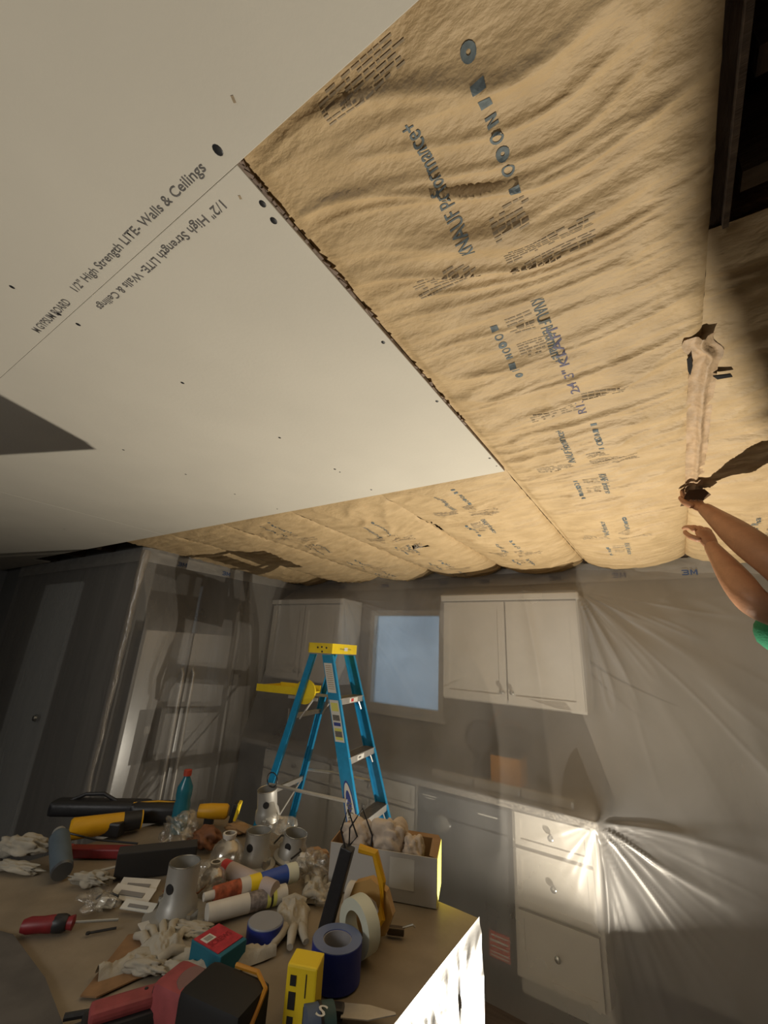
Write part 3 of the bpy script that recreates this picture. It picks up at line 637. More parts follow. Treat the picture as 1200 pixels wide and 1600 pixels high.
tag(MB().lathe([(.038,-.02),(.065,-.02),(.065,.02),(.038,.02)],(0,0,0),(.25,1,.05),32,closed=True).build('masking_tape_roll',TAPEW,None,30,loc=c+Vector((.02,-.030,.066))),'cream masking tape roll standing on edge in the yellow dispenser','tape')
tag(MB().lathe([(.02,-.06),(.048,-.06),(.048,.06),(.02,.06)],(0,0,0),(1,.2,.1),24,closed=True).build('masking_film_roll',WHT,None,30,loc=c+Vector((-.045,.10,.05))),'white roll lying behind the black blade bar','roll')
k=on(618,1462); t=thing('binder_clip','small dark metal clamp beside the yellow dispenser','clamp',k,.5); MB().box((0,0,.012),(.05,.02,.018),bev=.004).build('jaw',mat('dark_bronze',(.09,.07,.05),.4,.5),t); MB().tube([(.02,0,.02),(.05,0,.03),(.055,.012,.02)],.003,6).build('wire_arm',CHROME,t)
# blue tape
def bluetape(p,r,ri,h,label,closed=True):
    t=thing('painter_tape',label,'tape',p)
    MB().lathe([(ri,0),(r,0),(r,h),(ri,h)],(0,0,0),(0,0,1),40,closed=True).build('tape_winding',BLUET,t,30)
    MB().lathe([(ri,h),(r*.985,h),(r*.985,h+.0015),(ri,h+.0015)],(0,0,0),(0,0,1),40,closed=True).build('tape_side',BLUEC,t,30)
    MB().lathe([(ri-.003,.0005),(ri,.0005),(ri,h-.001),(ri-.003,h-.001)],(0,0,0),(0,0,1),40,closed=True).build('core',mat('card_core',(.30,.29,.30),.5),t,30)
    return t
bluetape(at(523,1528,TZ),.064,.037,.078,'tall blue painter tape roll at the front edge of the pile')
t=bluetape(on(412,1468),.050,.034,.040,'short blue tape roll with a clear lid beside the red carton')
MB().lathe([(0,.044),(.046,.044),(.048,.041),(0,.041)],(0,0,0),(0,0,1),32,cap=False).build('clear_lid',mat('milky_lid',(.28,.29,.32),.3),t,30)
# red and teal carton
c=Vector((-1.088,.941,TZ)); t=thing('carton','red and teal carton with a white barcode label','carton',c,math.radians(4))
MB().box((0,0,.026),(.112,.085,.052),bev=.003).build('body',TEAL,t); MB().box((-.004,0,.0530),(.094,.080,.002)).build('top_print',REDC,t); MB().box((-.022,-.018,.0545),(.026,.030,.0008)).build('barcode_label',LBL,t); MB().box((-.022,-.018,.0552),(.016,.020,.0004)).build('barcode',mat('bar_grey',(.3,.3,.28),.6),t)
flat_text('SCREWS',(.012,-.034,.0545),(0,1,0),(-1,0,0),.066,'carton_print',mat('dark_red_print',(.25,.01,.02),.6),t,.018)
# caulk tubes
def tube_item(name,label,cat,a,b,r,segs,za=None):
    """segs: (from,to,material,radius factor,part)"""
    a=Vector(a);b=Vector(b); L=(b-a).length; ax=(b-a).normalized(); t=thing(name,label,cat,a)
    for (f0,f1,m,k0,k1,pn) in segs: MB().lathe([(0,f0*L),(r*k0,f0*L),(r*k1,f1*L),(0,f1*L)],(0,0,0),ax,20,cap=False).build(pn,m,t,40)
    return t
def ln(u0,v0,u1,v1,z): return (at(u0,v0,TZ+z),at(u1,v1,TZ+z))
a,b=ln(318,1402,462,1362,.055); tube_item('sealant_tube','blue sealant tube with yellow collar and cream cap lying on top','tube',a,b,.024,[(0,.10,WHT,.45,.5,'nozzle'),(.10,.36,mat('orange_red_print',(.45,.10,.04),.6,noise=.6,nscale=50),.85,.95,'front_sleeve'),(.36,.46,WHT,.95,.98,'white_band'),(.46,.58,TYEL2,1,1,'yellow_collar'),(.58,.88,BLUB,.95,1.12,'body'),(.88,1,TAPEW,1.2,1.15,'cap')])
a,b=ln(323,1428,446,1395,.026); tube_item('caulk_cartridge','white caulk cartridge with yellow and black stripes in front of the blue tube','tube',a,b,.025,[(0,.50,WHT,1,1,'body'),(.50,.72,mat('grey_print',(.30,.26,.25),.6,noise=.6,nscale=70),1.005,1.005,'printed_sleeve'),(.72,.77,LBLY,1.01,1.01,'yellow_band'),(.77,.80,BLKP,1.012,1.012,'black_band'),(.80,.85,LBLY,1.01,1.01,'yellow_band'),(.85,1,WHT,1,.98,'end_cap')])
a,b=ln(340,1352,430,1390,.05); tube_item('glue_tube','pinkish white tube with a red banded end behind the blue tube','tube',a,b,.026,[(0,.12,WHT,.9,1,'cap'),(.12,.24,REDP,1,1,'red_band'),(.24,1,mat('pinkish_white',(.45,.37,.34),.6),1,.85,'body')])
# recessed light housings
def can(p,label,r=.050,h=.12,fl=.088,tilt=(0,0,0)):
    t=thing('can_light_housing',label,'light housing',p,rot=tilt,group=None)
    MB().lathe([(fl,0),(fl,.006),(r*1.25,.012),(r*1.15,.04),(r,.05),(r,h),(r*.92,h),(r*.92,.02),(fl*.9,.001)],(0,0,0),(0,0,1),36,cap=False).build('shell',CANM,t,35)
    MB().lathe([(0,.02),(r*.9,.02)],(0,0,0),(0,0,1),24,cap=False).build('inner_plate',WALLD,t)
    MB().tube([(r*math.cos(a)*.97,r*math.sin(a)*.97,h) for a in [2*PI*i/28 for i in range(28)]],.0022,6,closed=True).build('rim',CHROME,t)
    MB().lathe([(0,0),(.013,0),(.013,.002),(0,.003)],(.22*r,-.97*r,h*.62),(.22,-.97,0),16,cap=False).build('cable_hole',BLKP,t)
    for s in (-1,1): MB().box((s*fl*.8,0,.018),(.012,.035,.03),rz=.3).build('spring_clip',CHROME,t)
    return t
can(on(275,1432),'grey can light housing alone in front of the papers, open end up',.046,.135,.092)
can(on(398,1352),'can light housing with a round hole, at the front of the clustered housings',.046,.11,.075)
can(on(412,1325,.0)+Vector((-.06,.06,.07)),'can light housing propped highest in the cluster, wire ring on top',.042,.12,.05,(.15,-.1,.5))
can(on(455,1340),'can light housing at the right of the cluster with a bright rim tip',.045,.085,.07,(0,.15,0))
t=thing('wire_bundle','dark wire ring standing on the highest can light housing','wire',on(412,1325)+Vector((-.06,.06,.19)))
MB().tube([(.032*math.cos(a),.0,.03+.028*math.sin(a)) for a in [2*PI*i/24 for i in range(24)]],.0025,6,closed=True).build('ring',BLKP,t)
tag(MB().tube([on(428,1318,.05),on(440,1305,.07),on(462,1312,.06),on(470,1330,.04),on(455,1342,.03)],.0035,6).build('electric_cable',BLKP),'dark cable loop right of the clustered light housings','cable')
def globe(p,r,label):
    t=thing('glass_globe',label,'lamp glass',p)
    prof=[(r*.45,r*.02)]+[(r*math.cos(a),r*.95+r*math.sin(a)) for a in [(-1.15+i*.17) for i in range(14)]]+[(r*.35,r*1.98),(r*.35,r*2.15)]
    MB().lathe(prof,(0,0,0),(0,0,1),30,cap=False).build('shade',film('frosted_globe%d'%int(r*1e4),(.5,.48,.43),.45,.15,.5,(9,9,9),.2),t,60); MB().lathe([(r*.37,r*1.95),(r*.42,r*2.1),(r*.42,r*2.2),(r*.3,r*2.2)],(0,0,0),(0,0,1),24,cap=False).build('collar',WHT,t,40); return t
globe(on(350,1368),.058,'cloudy glass lamp globe left of the clustered housings'); globe(on(330,1400),.042,'small cloudy glass globe behind the blue sealant tube')
# bottle
t=thing('drink_bottle','teal plastic bottle with a red cap at the back of the island','bottle',on(277,1300))
MB().lathe([(0,0),(.03,0),(.034,.01),(.034,.10),(.030,.12),(.033,.14),(.032,.17),(.014,.205),(.013,.215)],(0,0,0),(0,0,1),28,cap=False).build('body',GLASSB,t,40); MB().lathe([(.017,.213),(.017,.235),(.0,.236)],(0,0,0),(0,0,1),20,cap=False).build('cap',CAPR,t,40)
crumple('plastic_bag','clear crumpled plastic bag wrapped at the foot of the bottle','plastic bag',on(275,1325),.085,31,CLEAR,(1,.8,.9),.5)
# yellow tools
a,b=ln(108,1296,222,1280,.045); t=tube_item('cordless_tool','long yellow cordless tool body with a black collar, lying at the back left','power tool',a,b,.038,[(0,.03,TYEL,.8,1,'tail'),(.03,.72,TYEL,1,.92,'housing'),(.72,.98,BLKP,.95,.9,'grip_collar'),(.98,1.0,TYEL,.9,.9,'guard_ring')])
MB().box((b-a)*.5+Vector((0,0,-.012)),(.14,.05,.05),rz=.55,bev=.008).build('battery_base',BLKP,t)
t=thing('tool_bag','black tool bag flattened behind the yellow tool body','bag',on(155,1275)); MB().box((0,0,.034),(.42,.09,.062),rz=.72,bev=.022).build('body',BLKP,t,60); MB().tube([(-.10,-.09,.06),(-.06,-.05,.085),(.0,.0,.088),(.05,.04,.06)],.008,8).build('strap',BLKP,t)
t=thing('tool_bag','black tool bag with a yellow zip between the bottle and the yellow tools','bag',on(245,1285)); MB().box((0,0,.042),(.24,.09,.078),rz=.72,bev=.026).build('body',BLKP,t,60); MB().tube([(-.08,-.08,.075),(.0,-.01,.084),(.08,.07,.075)],.004,6).build('zip',TYEL,t)
t=thing('drill_driver','yellow drill driver with an upright yellow battery end, right of the bottle','power tool',on(332,1292),math.radians(40)); MB().lathe([(0,-.07),(.026,-.07),(.03,-.02),(.03,.05),(.022,.06),(0,.06)],(0,0,.06),(1,0,0),20,cap=False).build('motor_housing',TYEL,t,40); MB().box((-.02,0,.035),(.04,.034,.06),bev=.006).build('handle',BLKP,t)
MB().box((.085,0,.06),(.018,.055,.075),bev=.004,R=Euler((0,.2,0))).build('foot',BLKP,t); MB().box((.100,0,.064),(.014,.050,.070),bev=.004,R=Euler((0,.2,0))).build('battery_face',TYEL2,t)
# left side items
t=thing('folded_strip','dark red folded strip lying below the yellow tool','strip',on(160,1338),math.radians(40)); MB().box((0,0,.015),(.30,.045,.03),bev=.005).build('body',REDD,t); MB().box((-.13,0,.024),(.03,.030,.02),bev=.003).build('end_cap',PINK,t)
a,b=on(78,1380,.0)+Vector((.02,.02,.03)),at(92,1300,TZ+.08); tube_item('spray_can','slate blue spray can lying with its dull cap toward the red strip','can',a,b,.032,[(0,.04,DSTEEL,.9,1,'base_rim'),(.04,.84,SLATE,1,1,'body'),(.84,.92,SLATE,1,.75,'shoulder'),(.92,1,CANM,.7,.65,'cap')])
crumple('work_glove','off white cloth bundle at the far left edge of the island','cloth',on(28,1338),.075,41,RAG,(1.5,.8,.55),.4,.5)
crumple('cloth_strip','long off white rag trailing under the slate can','cloth',on(20,1362),.06,43,RAG,(2.0,.5,.3),.4,.5)
t=thing('screwdriver','screwdriver with a red and black handle pointing right','screwdriver',on(33,1447,.02)); a=Vector((0,0,0)); b=on(118,1441,.02)-t.location; e=on(185,1437,.016)-t.location; ax=b.normalized(); L=b.length
MB().lathe([(0,0),(.014,.003),(.019,.02),(.018,.05),(.020,.075),(.014,L-.02),(.017,L-.005),(.0,L)],a,b,14,cap=False).build('handle',REDD,t,50); MB().lathe([(.0165,L*.55),(.0205,L*.62),(.0205,L*.78),(.0165,L*.85)],a,b,10,cap=False).build('grip_band',BLKP,t,50); MB().tube([b,e],.0035,8).build('shaft',CHROME,t)
t=thing('metal_pin','thin dark pin lying under the screwdriver shaft','pin',on(137,1461)); MB().tube([(0,0,.004),on(182,1450,.004)-t.location],.003,6).build('shank',BLKP,t); MB().lathe([(0,0),(.006,0),(.006,.004),(0,.005)],(0,0,.002),(0,0,1),10,cap=False).build('head',BLKP,t)
t=thing('black_case','flat black case standing open in the middle of the clutter','case',on(240,1370),math.radians(56)); MB().box((0,0,.050),(.25,.035,.095),bev=.004,R=Euler((.35,0,0))).build('body',mat('matt_black_panel',(.030,.028,.027),.7),t); MB().box((.10,.03,.04),(.06,.04,.06),bev=.004).build('latch_block',BLKP,t)
crumple('paper_wrapper','pale folded wrapper left of the black case','paper',on(140,1385),.05,51,RAG,(1.6,.6,.55),.5,.6)
crumple('plastic_bag','clear plastic bag with small black parts below the pale wrapper','plastic bag',on(150,1420),.055,53,CLEAR,(1.3,.9,.5),.5,.3)
t=thing('small_card','small grey label card leaning on the clear bag','card',on(165,1418),.6); MB().box((0,0,.012),(.05,.03,.002),R=Euler((.5,0,0))).build('card',LBL,t); MB().box((.008,-.001,.0135),(.02,.018,.0015),R=Euler((.5,0,0))).build('printed_patch',mat('card_grey',(.22,.21,.2),.7),t)
for (u,v,w_,l_,rz,lab) in ((205,1405,.13,.05,.55,'white instruction leaflet behind the lone can light housing'),(215,1425,.10,.03,.55,'grey printed leaflet strip left of the lone can light housing'),(215,1392,.12,.05,.7,'cream envelope propped on the papers by the black case')):
    p=on(u,v); t=thing('leaflet',lab,'paper',p,rz); MB().box((0,0,.014),(w_,l_,.003),R=Euler((.35,.05,0))).build('sheet',WHT if 'grey' not in lab else LBL,t)
    MB().box((0,-.004,.0155),(w_*.6,l_*.3,.002),R=Euler((.35,.05,0))).build('print_block',mat('leaf_grey',(.22,.21,.2),.8),t)
crumple('orange_glove','brown leather glove under the yellow drill driver','glove',on(315,1325),.075,61,BRWN,(1.1,.9,.6),.45,.5)
crumple('paper_scrap','tan paper scrap right of the yellow drill driver','paper',on(372,1300),.055,63,CARD,(1.5,.8,.35),.3,.2)
# flat paper and card pieces
def cardp(pts,z,m,name,label,cat):
    P=[at(u,v,TZ+z) for u,v in pts]; c=sum(P,Vector())/len(P); b=MB(); n=len(P)
    b.add([p-c for p in P]+[p-c+Vector((0,0,.003)) for p in P],[tuple(range(n))[::-1],tuple(range(n,2*n))]+[(i,(i+1)%n,n+(i+1)%n,n+i) for i in range(n)])
    return tag(b.build(name,m,None,loc=c),label,cat)
cardp([(125,1558),(200,1462),(262,1452),(290,1505),(215,1530),(150,1560)],.0005,mat('stained_card',(.30,.17,.08),.8,noise=.3,nscale=20),'cardboard_piece','orange stained cardboard piece under the long rag','cardboard')
cardp([(215,1445),(232,1440),(250,1490),(243,1495)],.006,WHT,'paper_strip','thin white paper strip below the lone can light housing','paper strip')
cardp([(240,1440),(330,1440),(345,1480),(260,1495)],.004,WALL,'grey_card','grey card under the lone can light housing and carton','card')
def rag_strip(label,pts,wd,seed,m=RAG):
    P=[at(u,v,TZ) for u,v in pts]; n=60; m2=16; T=np.linspace(0,1,n); k=np.linspace(0,1,len(P))
    cxs=np.interp(T,k,[p.x for p in P]); cys=np.interp(T,k,[p.y for p in P]); dx=np.gradient(cxs);dy=np.gradient(cys); l=np.hypot(dx,dy); nx_,ny_=-dy/l,dx/l
    V=np.linspace(-1,1,m2); TT,VV=np.meshgrid(T,V,indexing='ij'); wv=wd*(.55+.45*np.sin(PI*TT))*(.8+.4*vnoise(TT*5,VV*0,seed))
    X=cxs[:,None]+nx_[:,None]*VV*wv/2; Y=cys[:,None]+ny_[:,None]*VV*wv/2
    Z=TZ+.0022+.028*(1-VV**2)*(.3+.7*vnoise(TT*7,VV*1.5,seed+1))+.006*ridge(vnoise(TT*18,VV*4,seed+2),2)*(1-np.abs(VV))
    c=np.array([cxs.mean(),cys.mean(),TZ]); o=grid_mesh('cloth_rag',np.stack([X,Y,Z],-1)-c,m); o.location=c; return tag(o,label,'cloth')
rag_strip('long twisted off white rag in front of the cardboard piece',[(150,1530),(215,1505),(300,1500),(330,1512)],.075,71)
rag_strip('pale rag running beneath the red carton toward the black tool',[(255,1520),(330,1520),(385,1500),(430,1490)],.055,73)
# two crumpled fabric gloves with fingers
def glove(label,u,v,rz,seed,sc=1.0):
    c=on(u,v); t=thing('work_glove',label,'glove',c,rz)
    gx=np.linspace(-1,1,40); G1,G2=np.meshgrid(gx,gx); e=np.clip(1-G1**2,0,1)*np.clip(1-G2**2,0,1)
    Z=.002+.045*sc*e**.45*(.45+.7*vnoise(G1*2.2+seed,G2*2.2,seed))+.008*ridge(vnoise(G1*5,G2*5,seed+1),2)*e
    grid_mesh('palm',np.stack([G1*.055*sc,G2*.040*sc*(1+.15*vnoise(G1*2,G2*0,seed)),Z],-1),RAG,t)
    for i in range(5):
        a=(-.6+.3*i) if i<4 else -1.5; L=(.062,.075,.072,.055,.05)[i]*sc; x0=.045*sc if i<4 else .01; y0=(-.030+.02*i)*sc if i<4 else -.035*sc
        MB().tube([(x0,y0,.012),(x0+L*.5*math.cos(a*.6),y0+L*.5*math.sin(a*.6),.020),(x0+L*math.cos(a),y0+L*math.sin(a),.011)],[.012*sc,.0115*sc,.008*sc],8).build('finger',RAG,t,60)
    MB().tube([(-.05*sc,-.03*sc,.018),(-.052*sc,0,.03),(-.05*sc,.03*sc,.018)],.012*sc,8).build('cuff',RAG,t,60)
glove('off white work glove draped between the tubes and the dispenser',455,1440,-.9,81,1.15); glove('off white work glove behind the blade bar with fingers toward the blue tape',490,1400,2.2,83,.9)
glove('flattened off white glove in front of the lone can light housing',255,1490,2.9,85,1.0)
crumple('plastic_wrap','clear crumpled wrap spilling left of the grey box','plastic bag',on(490,1375),.06,91,CLEAR,(1.4,1,.9),.5,.3)
crumple('paper_wad','pale round paper wad left of the grey box','paper',on(475,1362),.038,93,WHT,(1,1,.9),.3)
for i in range(3):
    u,v=((436,1372),(448,1352),(470,1352))[i]
    if 1: tag(MB().box((0,0,.006),(.018,.012,.010),rz=random.random()*3,bev=.002).build('connector',(BRWN,WHT,BLKP)[i%3],None,loc=on(u,v)),'%s connector among the bits by the clustered housings'%('small brown','small white','small black')[i%3],'connector')
# foreground tools
t=thing('power_drill','black power tool body with an orange edge line at the bottom edge','power tool',(-.890,.805,TZ),math.radians(12))
MB().box((0,0,.048),(.16,.11,.095),bev=.018).build('housing',mat('black_tool',(.006,.006,.007),.6),t,50); MB().tube([(-.02,.056,.095),(.04,.055,.098),(.080,.03,.094),(.082,-.02,.055)],.005,6).build('orange_trim',mat('orange_trim',(.50,.22,.02),.5),t)
c=Vector((-.795,.945,TZ)); t=thing('battery_pack','yellow battery pack with black contacts standing by the tall blue tape','battery',c,math.radians(24)); t.scale=(1.12,1.12,1.12)
MB().box((0,.006,.048),(.055,.060,.092),bev=.008).build('shell',BLKP,t); f=MB().box((.006,-.012,.058),(.062,.050,.100),bev=.004).build('yellow_cover',TYEL2,t)
MB().box((-.01,-.0378,.085),(.012,.001,.016)).box((-.01,-.0378,.055),(.014,.001,.026)).box((-.01,-.0378,.025),(.012,.001,.014)).box((.016,-.0378,.08),(.0018,.001,.035)).box((.016,-.0378,.035),(.0018,.001,.030)).build('contact_slot',BLKP,f)
a,b=at(476,1607,TZ+.035),at(520,1596,TZ+.035); t=tube_item('work_sleeve','navy cylinder with a pale green band and white S shape','sleeve',a,b,.034,[(0,.45,mat('blue_grey_fabric',(.09,.12,.19),.7),1,1,'body'),(.45,.55,BLKP,1.03,1.03,'dark_ring'),(.55,1,mat('dark_green_band',(.03,.07,.07),.6),1.0,.95,'band')])
flat_text('S',Vector((.030,-.008,.0365)),(1,.35,0),(-.35,1,0),.020,'letter',LBL,t,.030)
c=at(575,1597,TZ); t=thing('putty_knife','steel putty knife blade pointing right at the bottom edge','putty knife',c,math.radians(30)); MB().prism([(-.06,-.022),(.0,-.020),(.062,.004),(.06,.010),(.0,.022),(-.06,.020)],.002,Matrix.Translation((0,0,.014))).build('blade',ALU,t); MB().box((-.10,0,.012),(.09,.03,.02),bev=.006).build('handle',BLKP,t)
t=thing('caulking_tool','pinkish red tool arm with a row of dark holes at the bottom left','tool',at(205,1597,TZ),math.radians(64)); MB().box((0,0,.035),(.17,.045,.022),bev=.008).build('arm',PINK,t)
for i in range(3): MB().lathe([(0,0),(.004,0),(.004,.001),(0,.0012)],(.02+.02*i,.008,.0462),(0,0,1),8,cap=False).build('hole',BLKP,t)
MB().box((0,0,.012),(.19,.065,.024),bev=.006).build('base',BLKP,t)
t=thing('tape_measure','red tape measure with a round brown badge at the bottom edge','tape measure',at(282,1590,TZ),math.radians(12)); MB().box((0,0,.035),(.11,.09,.07),bev=.016).build('case',PINK,t,50); MB().box((0,-.005,.03),(.12,.07,.06),bev=.012).build('bumper',BLKP,t,50)
q=MB().lathe([(0,0),(.030,0),(.032,.003),(.028,.007),(0,.008)],(.02,-.006,.068),(.1,-.25,1),28,cap=False).build('round_badge',mat('badge_brown',(.19,.10,.09),.6),t,40)
t=thing('pliers','dark pliers with open jaws at the bottom left edge','pliers',at(165,1594,TZ),math.radians(62)); 
for s in (-1,1): MB().tube([(-.08,s*.022,.012),(-.02,s*.012,.012),(.03,s*.006,.012),(.075,s*.016,.012)],[.007,.007,.008,.004],8).build('jaw_arm',BLKP,t)
MB().lathe([(0,0),(.008,0),(.008,.004),(0,.005)],(.02,0,.018),(0,0,1),12,cap=False).build('pivot',CHROME,t)
# ============================================================ PERSON
p=thing('person','person in a green shirt reaching up with both bare arms to the kraft paper','person',(.62,1.98,0))
O=Vector((.62,1.98,0))
def skinmesh(name,chains,m,parent,sub=2):
    vs=[];es=[];rs=[];roots=[]
    for ch in chains:
        base=len(vs)
        if ch[0]=='root':
            roots.append(base); pts=ch[1]; prev=None
        else: prev=ch[0]; pts=ch[1]
        for i,(q,r) in enumerate(pts):
            vs.append(Vector(q)-O); rs.append(r)
            if prev is not None: es.append((prev,len(vs)-1))
            prev=len(vs)-1
    me=bpy.data.meshes.new(name); me.from_pydata(vs,es,[]); me.materials.append(m); o=bpy.data.objects.new(name,me); COL.objects.link(o); o.parent=parent
    md=o.modifiers.new('skin','SKIN'); 
    sl=me.skin_vertices
    sv=sl[0].data if sl else None
    if sv is None:
        bpy.context.view_layer.objects.active=o; o.select_set(True); bpy.ops.mesh.customdata_skin_add(); sv=me.skin_vertices[0].data
    for i,r in enumerate(rs): sv[i].radius=(r,r) if not isinstance(r,tuple) else r; sv[i].use_root=(i in roots)
    md.use_smooth_shade=True; s=o.modifiers.new('sub','SUBSURF'); s.levels=sub; s.render_levels=sub
    dg=bpy.context.evaluated_depsgraph_get(); me2=bpy.data.meshes.new_from_object(o.evaluated_get(dg)); o.modifiers.clear(); o.data=me2; me2.materials.clear(); me2.materials.append(m)
    for q in me2.polygons: q.use_smooth=True
    return o
sh1=Vector((.47,1.80,1.80)); sh2=Vector((.50,2.10,1.84))
el1=Vector((.300,1.78,2.045)); wr1=Vector((.175,1.935,2.285)); el2=Vector((.236,1.79,1.905)); wr2=Vector((.170,1.925,2.135))
ST=.40
ch=[('root',[((.64,1.98,ST+.92),(.15,.13)),((.63,1.98,ST+1.10),(.14,.12)),((.60,1.98,ST+1.30),(.17,.13)),((.58,1.97,ST+1.45),(.10,.10)),((.575,1.965,ST+1.52),.058),((.565,1.96,ST+1.60),(.080,.080)),((.56,1.96,ST+1.70),(.088,.090)),((.56,1.96,ST+1.77),(.06,.06))])]
ch.append((3,[(sh1,.062),(sh1.lerp(el1,.5),.064),(el1,.052),(el1.lerp(wr1,.25),.057),(el1.lerp(wr1,.55),.049),(el1.lerp(wr1,.82),.035),(wr1,.027),(wr1+(wr1-el1)*.06,.025)]))
ch.append((3,[(sh2,.062),(sh2.lerp(el2,.5),.060),(el2,.050),(el2.lerp(wr2,.25),.054),(el2.lerp(wr2,.55),.046),(el2.lerp(wr2,.82),.033),(wr2,.026),(wr2+(wr2-el2)*.06,.024)]))
ch.append((0,[((.66,1.88,ST+.82),.095),((.65,1.86,ST+.47),.062),((.68,1.86,ST+.25),.058),((.70,1.86,ST+.07),.042),((.60,1.85,ST+.035),.034)]))
ch.append((0,[((.66,2.08,ST+.82),.095),((.66,2.10,ST+.47),.062),((.69,2.10,ST+.25),.058),((.71,2.10,ST+.07),.042),((.61,2.11,ST+.035),.034)]))
def hand(w,d,side,curl,thumb):
    d=d.normalized(); side=(side-d*side.dot(d)).normalized(); nrm=d.cross(side)
    c=[('root',[(w-d*.01,(.024,.018)),(w+d*.03,(.032,.017)),(w+d*.07,(.035,.015)),(w+d*.088,(.030,.011))])]
    for i,(o_,L) in enumerate(((-.030,.066),(-.010,.075),(.010,.071),(.028,.055))):
        b=w+d*.078+side*o_; t1=b+d*L*.5+nrm*curl*L*.25; t2=t1+d*L*.28+nrm*curl*L*.45; t3=t2+d*L*.10+nrm*curl*L*.40
        c.append(('root',[(b,.0095),(t1,.0092),(t2,.0085),(t3,.0072)]))
    b=w+d*.03+side*thumb*.026; c.append(('root',[(b,.013),(b+side*thumb*.026+d*.022+nrm*curl*.012,.0115),(b+side*thumb*.030+d*.052+nrm*curl*.026,.009),(b+side*thumb*.024+d*.066+nrm*curl*.03,.0075)]))
    return c
ch+=hand(wr1,Vector((-.25,.55,.45)),Vector((.9,.4,-.1)),-.7,-1); ch+=hand(wr2,Vector((-.15,.35,.75)),Vector((.8,.5,.0)),.7,-1)
skinmesh('body',ch,SKIN,p)
skinmesh('shirt',[('root',[((.64,1.98,ST+.90),(.165,.145)),((.63,1.98,ST+1.10),(.155,.135)),((.60,1.98,ST+1.30),(.185,.145)),((.58,1.97,ST+1.44),(.115,.11))]),(2,[((.50,1.79,ST+1.375),.080),((.44,1.76,ST+1.41),.072)]),(2,[((.50,2.10,ST+1.375),.082),((.40,2.04,ST+1.42),.088),((.238,2.0,ST+1.455),.085)])],GREEN,p)
skinmesh('trousers',[('root',[((.64,1.98,ST+.95),(.16,.14)),((.65,1.98,ST+.86),(.15,.13))]),(1,[((.66,1.88,ST+.78),.110),((.65,1.86,ST+.47),.078),((.685,1.86,ST+.12),.068)]),(1,[((.66,2.08,ST+.78),.110),((.66,2.10,ST+.47),.078),((.695,2.10,ST+.12),.068)])],DENIM,p)
hd=Vector((.56,1.96,ST+1.66))-O
MB().lathe([(0,-.02),(.088,-.015),(.095,.03),(.085,.08),(.05,.115),(0,.125)],hd+Vector((.012,0,.03)),(.1,0,1),24,cap=False).build('hair',mat('dark_hair',(.02,.014,.01),.8),p,60)
f=MB()
MB().lathe([(0,0),(.016,.0),(.010,.02),(0,.028)],hd+Vector((-.085,0,-.01)),(-1,0,-.2),10,cap=False).build('nose',SKIN,p,60)
for s in (-1,1):
    MB().lathe([(0,0),(.011,.002),(.009,.006),(0,.008)],hd+Vector((-.080,s*.032,.02)),(-1,0,0),12,cap=False).build('eye',LBL,p,60); MB().lathe([(0,0),(.022,.003),(.018,.010),(0,.012)],hd+Vector((.0,s*.082,.0)),(0,s,0),12,cap=False).build('ear',SKIN,p,60)
MB().box(hd+Vector((-.083,0,-.045)),(.008,.045,.008),bev=.003).build('mouth',REDD,p)
# orange foam ear plug cord pieces seen between the arms
t=thing('orange_clip','small orange two piece clip seen between the arms','clip',(.315,1.93,1.915),.3,rot=(.0,.6,.3)); MB().box((0,0,0),(.022,.03,.028),bev=.004).build('upper_piece',TYEL,t); MB().box((.034,0,-.018),(.022,.028,.024),bev=.004).build('lower_piece',TYEL,t); MB().box((.02,.012,-.01),(.07,.006,.012)).build('bridge',BLKP,t)
# platform the person stands on (outside the frame)
t=thing('work_platform','aluminium work platform under the person in the green shirt','platform',(.66,1.98,0)); MB().box((0,0,.385),(.42,.85,.03),bev=.004).build('deck',ALUD,t)
for sx in (-1,1):
    for sy in (-1,1): MB().cyl((sx*.18,sy*.38,0),(sx*.17,sy*.36,.37),.018).build('leg',ALU,t)

# portable work light standing on the floor just below the frame; flap and arm are added, cut to cast the ceiling shadow at right
t=thing('work_lamp','small portable work lamp on the floor by the drawer cabinet','lamp',(LAMP.x,LAMP.y,0))
MB().box((0,0,LAMP.z-.035),(.10,.07,.05),bev=.008).build('lamp_head',TYEL,t); MB().box((0,0,LAMP.z-.009),(.07,.05,.004)).build('lens',LBL,t)
for a in (0,2.09,4.19): MB().tube([(0,0,LAMP.z-.06),(.12*math.cos(a),.12*math.sin(a),.01)],.007,6).build('leg',BLKP,t)
fp=[(Vector(q)-LAMP)*.10+Vector((0,0,LAMP.z)) for q in ((.125,-.6,2.4),(.10,.72,2.4),(.31,1.46,2.4),(.40,1.78,2.4),(1.6,1.9,2.4),(2.2,-.6,2.4))]
n=len(fp); MB().add(fp+[q-Vector((0,0,.002)) for q in fp],[tuple(range(n)),tuple(range(n,2*n))[::-1]]+[(i,(i+1)%n,n+(i+1)%n,n+i) for i in range(n)]).build('added_shadow_flap',DSTEEL,t)
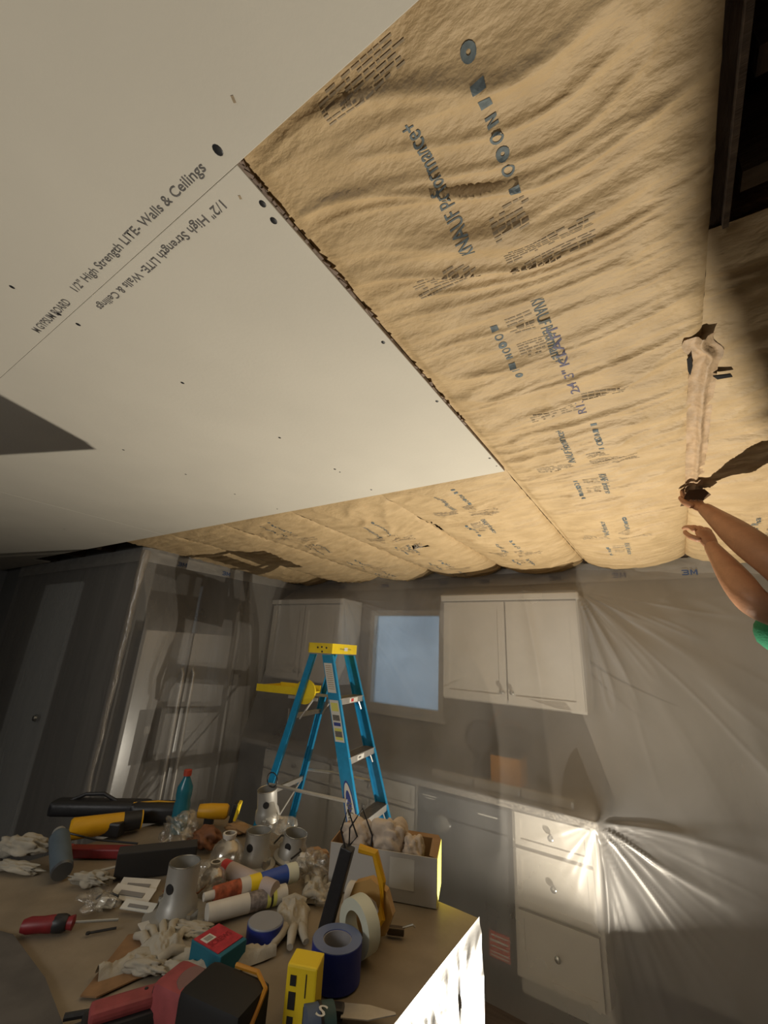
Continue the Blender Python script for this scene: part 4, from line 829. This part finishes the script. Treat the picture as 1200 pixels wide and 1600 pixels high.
MB().tube([(.04,-.02,LAMP.z-.03),fp[2]-Vector((0,0,.002))],.004,6).build('added_flap_arm',DSTEEL,t)

# more small clutter on the island
def pcable(label,pts,r,m,name='cord'):
    tag(MB().tube([on(u,v,z) for u,v,z in pts],r,6).build(name,m),label,'cord')
pcable('dark cord looping over the clear bag by the lone can light housing',[(150,1405,.01),(165,1392,.03),(185,1400,.02),(178,1418,.008)],.003,BLKP)
pcable('pale cord curving in front of the clustered can light housings',[(345,1372,.012),(358,1392,.012),(395,1398,.014),(430,1385,.012),(452,1372,.02),(466,1350,.03)],.003,WHT)
pcable('brown cord between the black case and the lone can light housing',[(255,1392,.02),(285,1402,.03),(310,1395,.03),(325,1380,.02)],.003,BRWN)
pcable('thin black cord trailing from the slate can to the tool bags',[(60,1330,.02),(100,1300,.05),(150,1312,.03),(215,1318,.03)],.0035,BLKP)
pcable('off white cord from the bottle bag to the red strip',[(262,1312,.05),(225,1338,.03),(190,1352,.02),(150,1362,.01)],.004,RAG)
crumple('plastic_bag','clear crumpled bag between the glass globes and the lone can light housing','plastic bag',on(318,1385),.06,101,CLEAR,(1.2,1,.7),.4,.3)
crumple('plastic_bag','clear crumpled bag behind the clustered can light housings','plastic bag',on(432,1320),.075,103,CLEAR,(1.3,1,.9),.4,.3)
crumple('plastic_bag','clear bag under the tip of the black blade bar','plastic bag',on(505,1408),.05,105,CLEAR,(1.3,1,.5),.4,.3)
crumple('cardboard_scrap','brown cardboard scrap beside the dark cable loop','cardboard',on(495,1345),.05,107,CARD,(1.2,1,.5),.4,.5)
crumple('cloth','grey brown rag between the lone can light housing and the carton','cloth',on(300,1462),.05,109,RAG,(1.5,.8,.35),.4,.5)
crumple('cloth','small off white rag above the tape measure','cloth',on(225,1520),.045,111,RAG,(1.6,.7,.4),.4,.5)

cardp([(-60,1440),(20,1462),(70,1530),(112,1640),(-60,1700)],.004,mat('dark_grey_cloth',(.12,.11,.10),.9,noise=.3,nscale=12),'drop_cloth','grey drop cloth corner lying at the bottom left of the island','cloth')
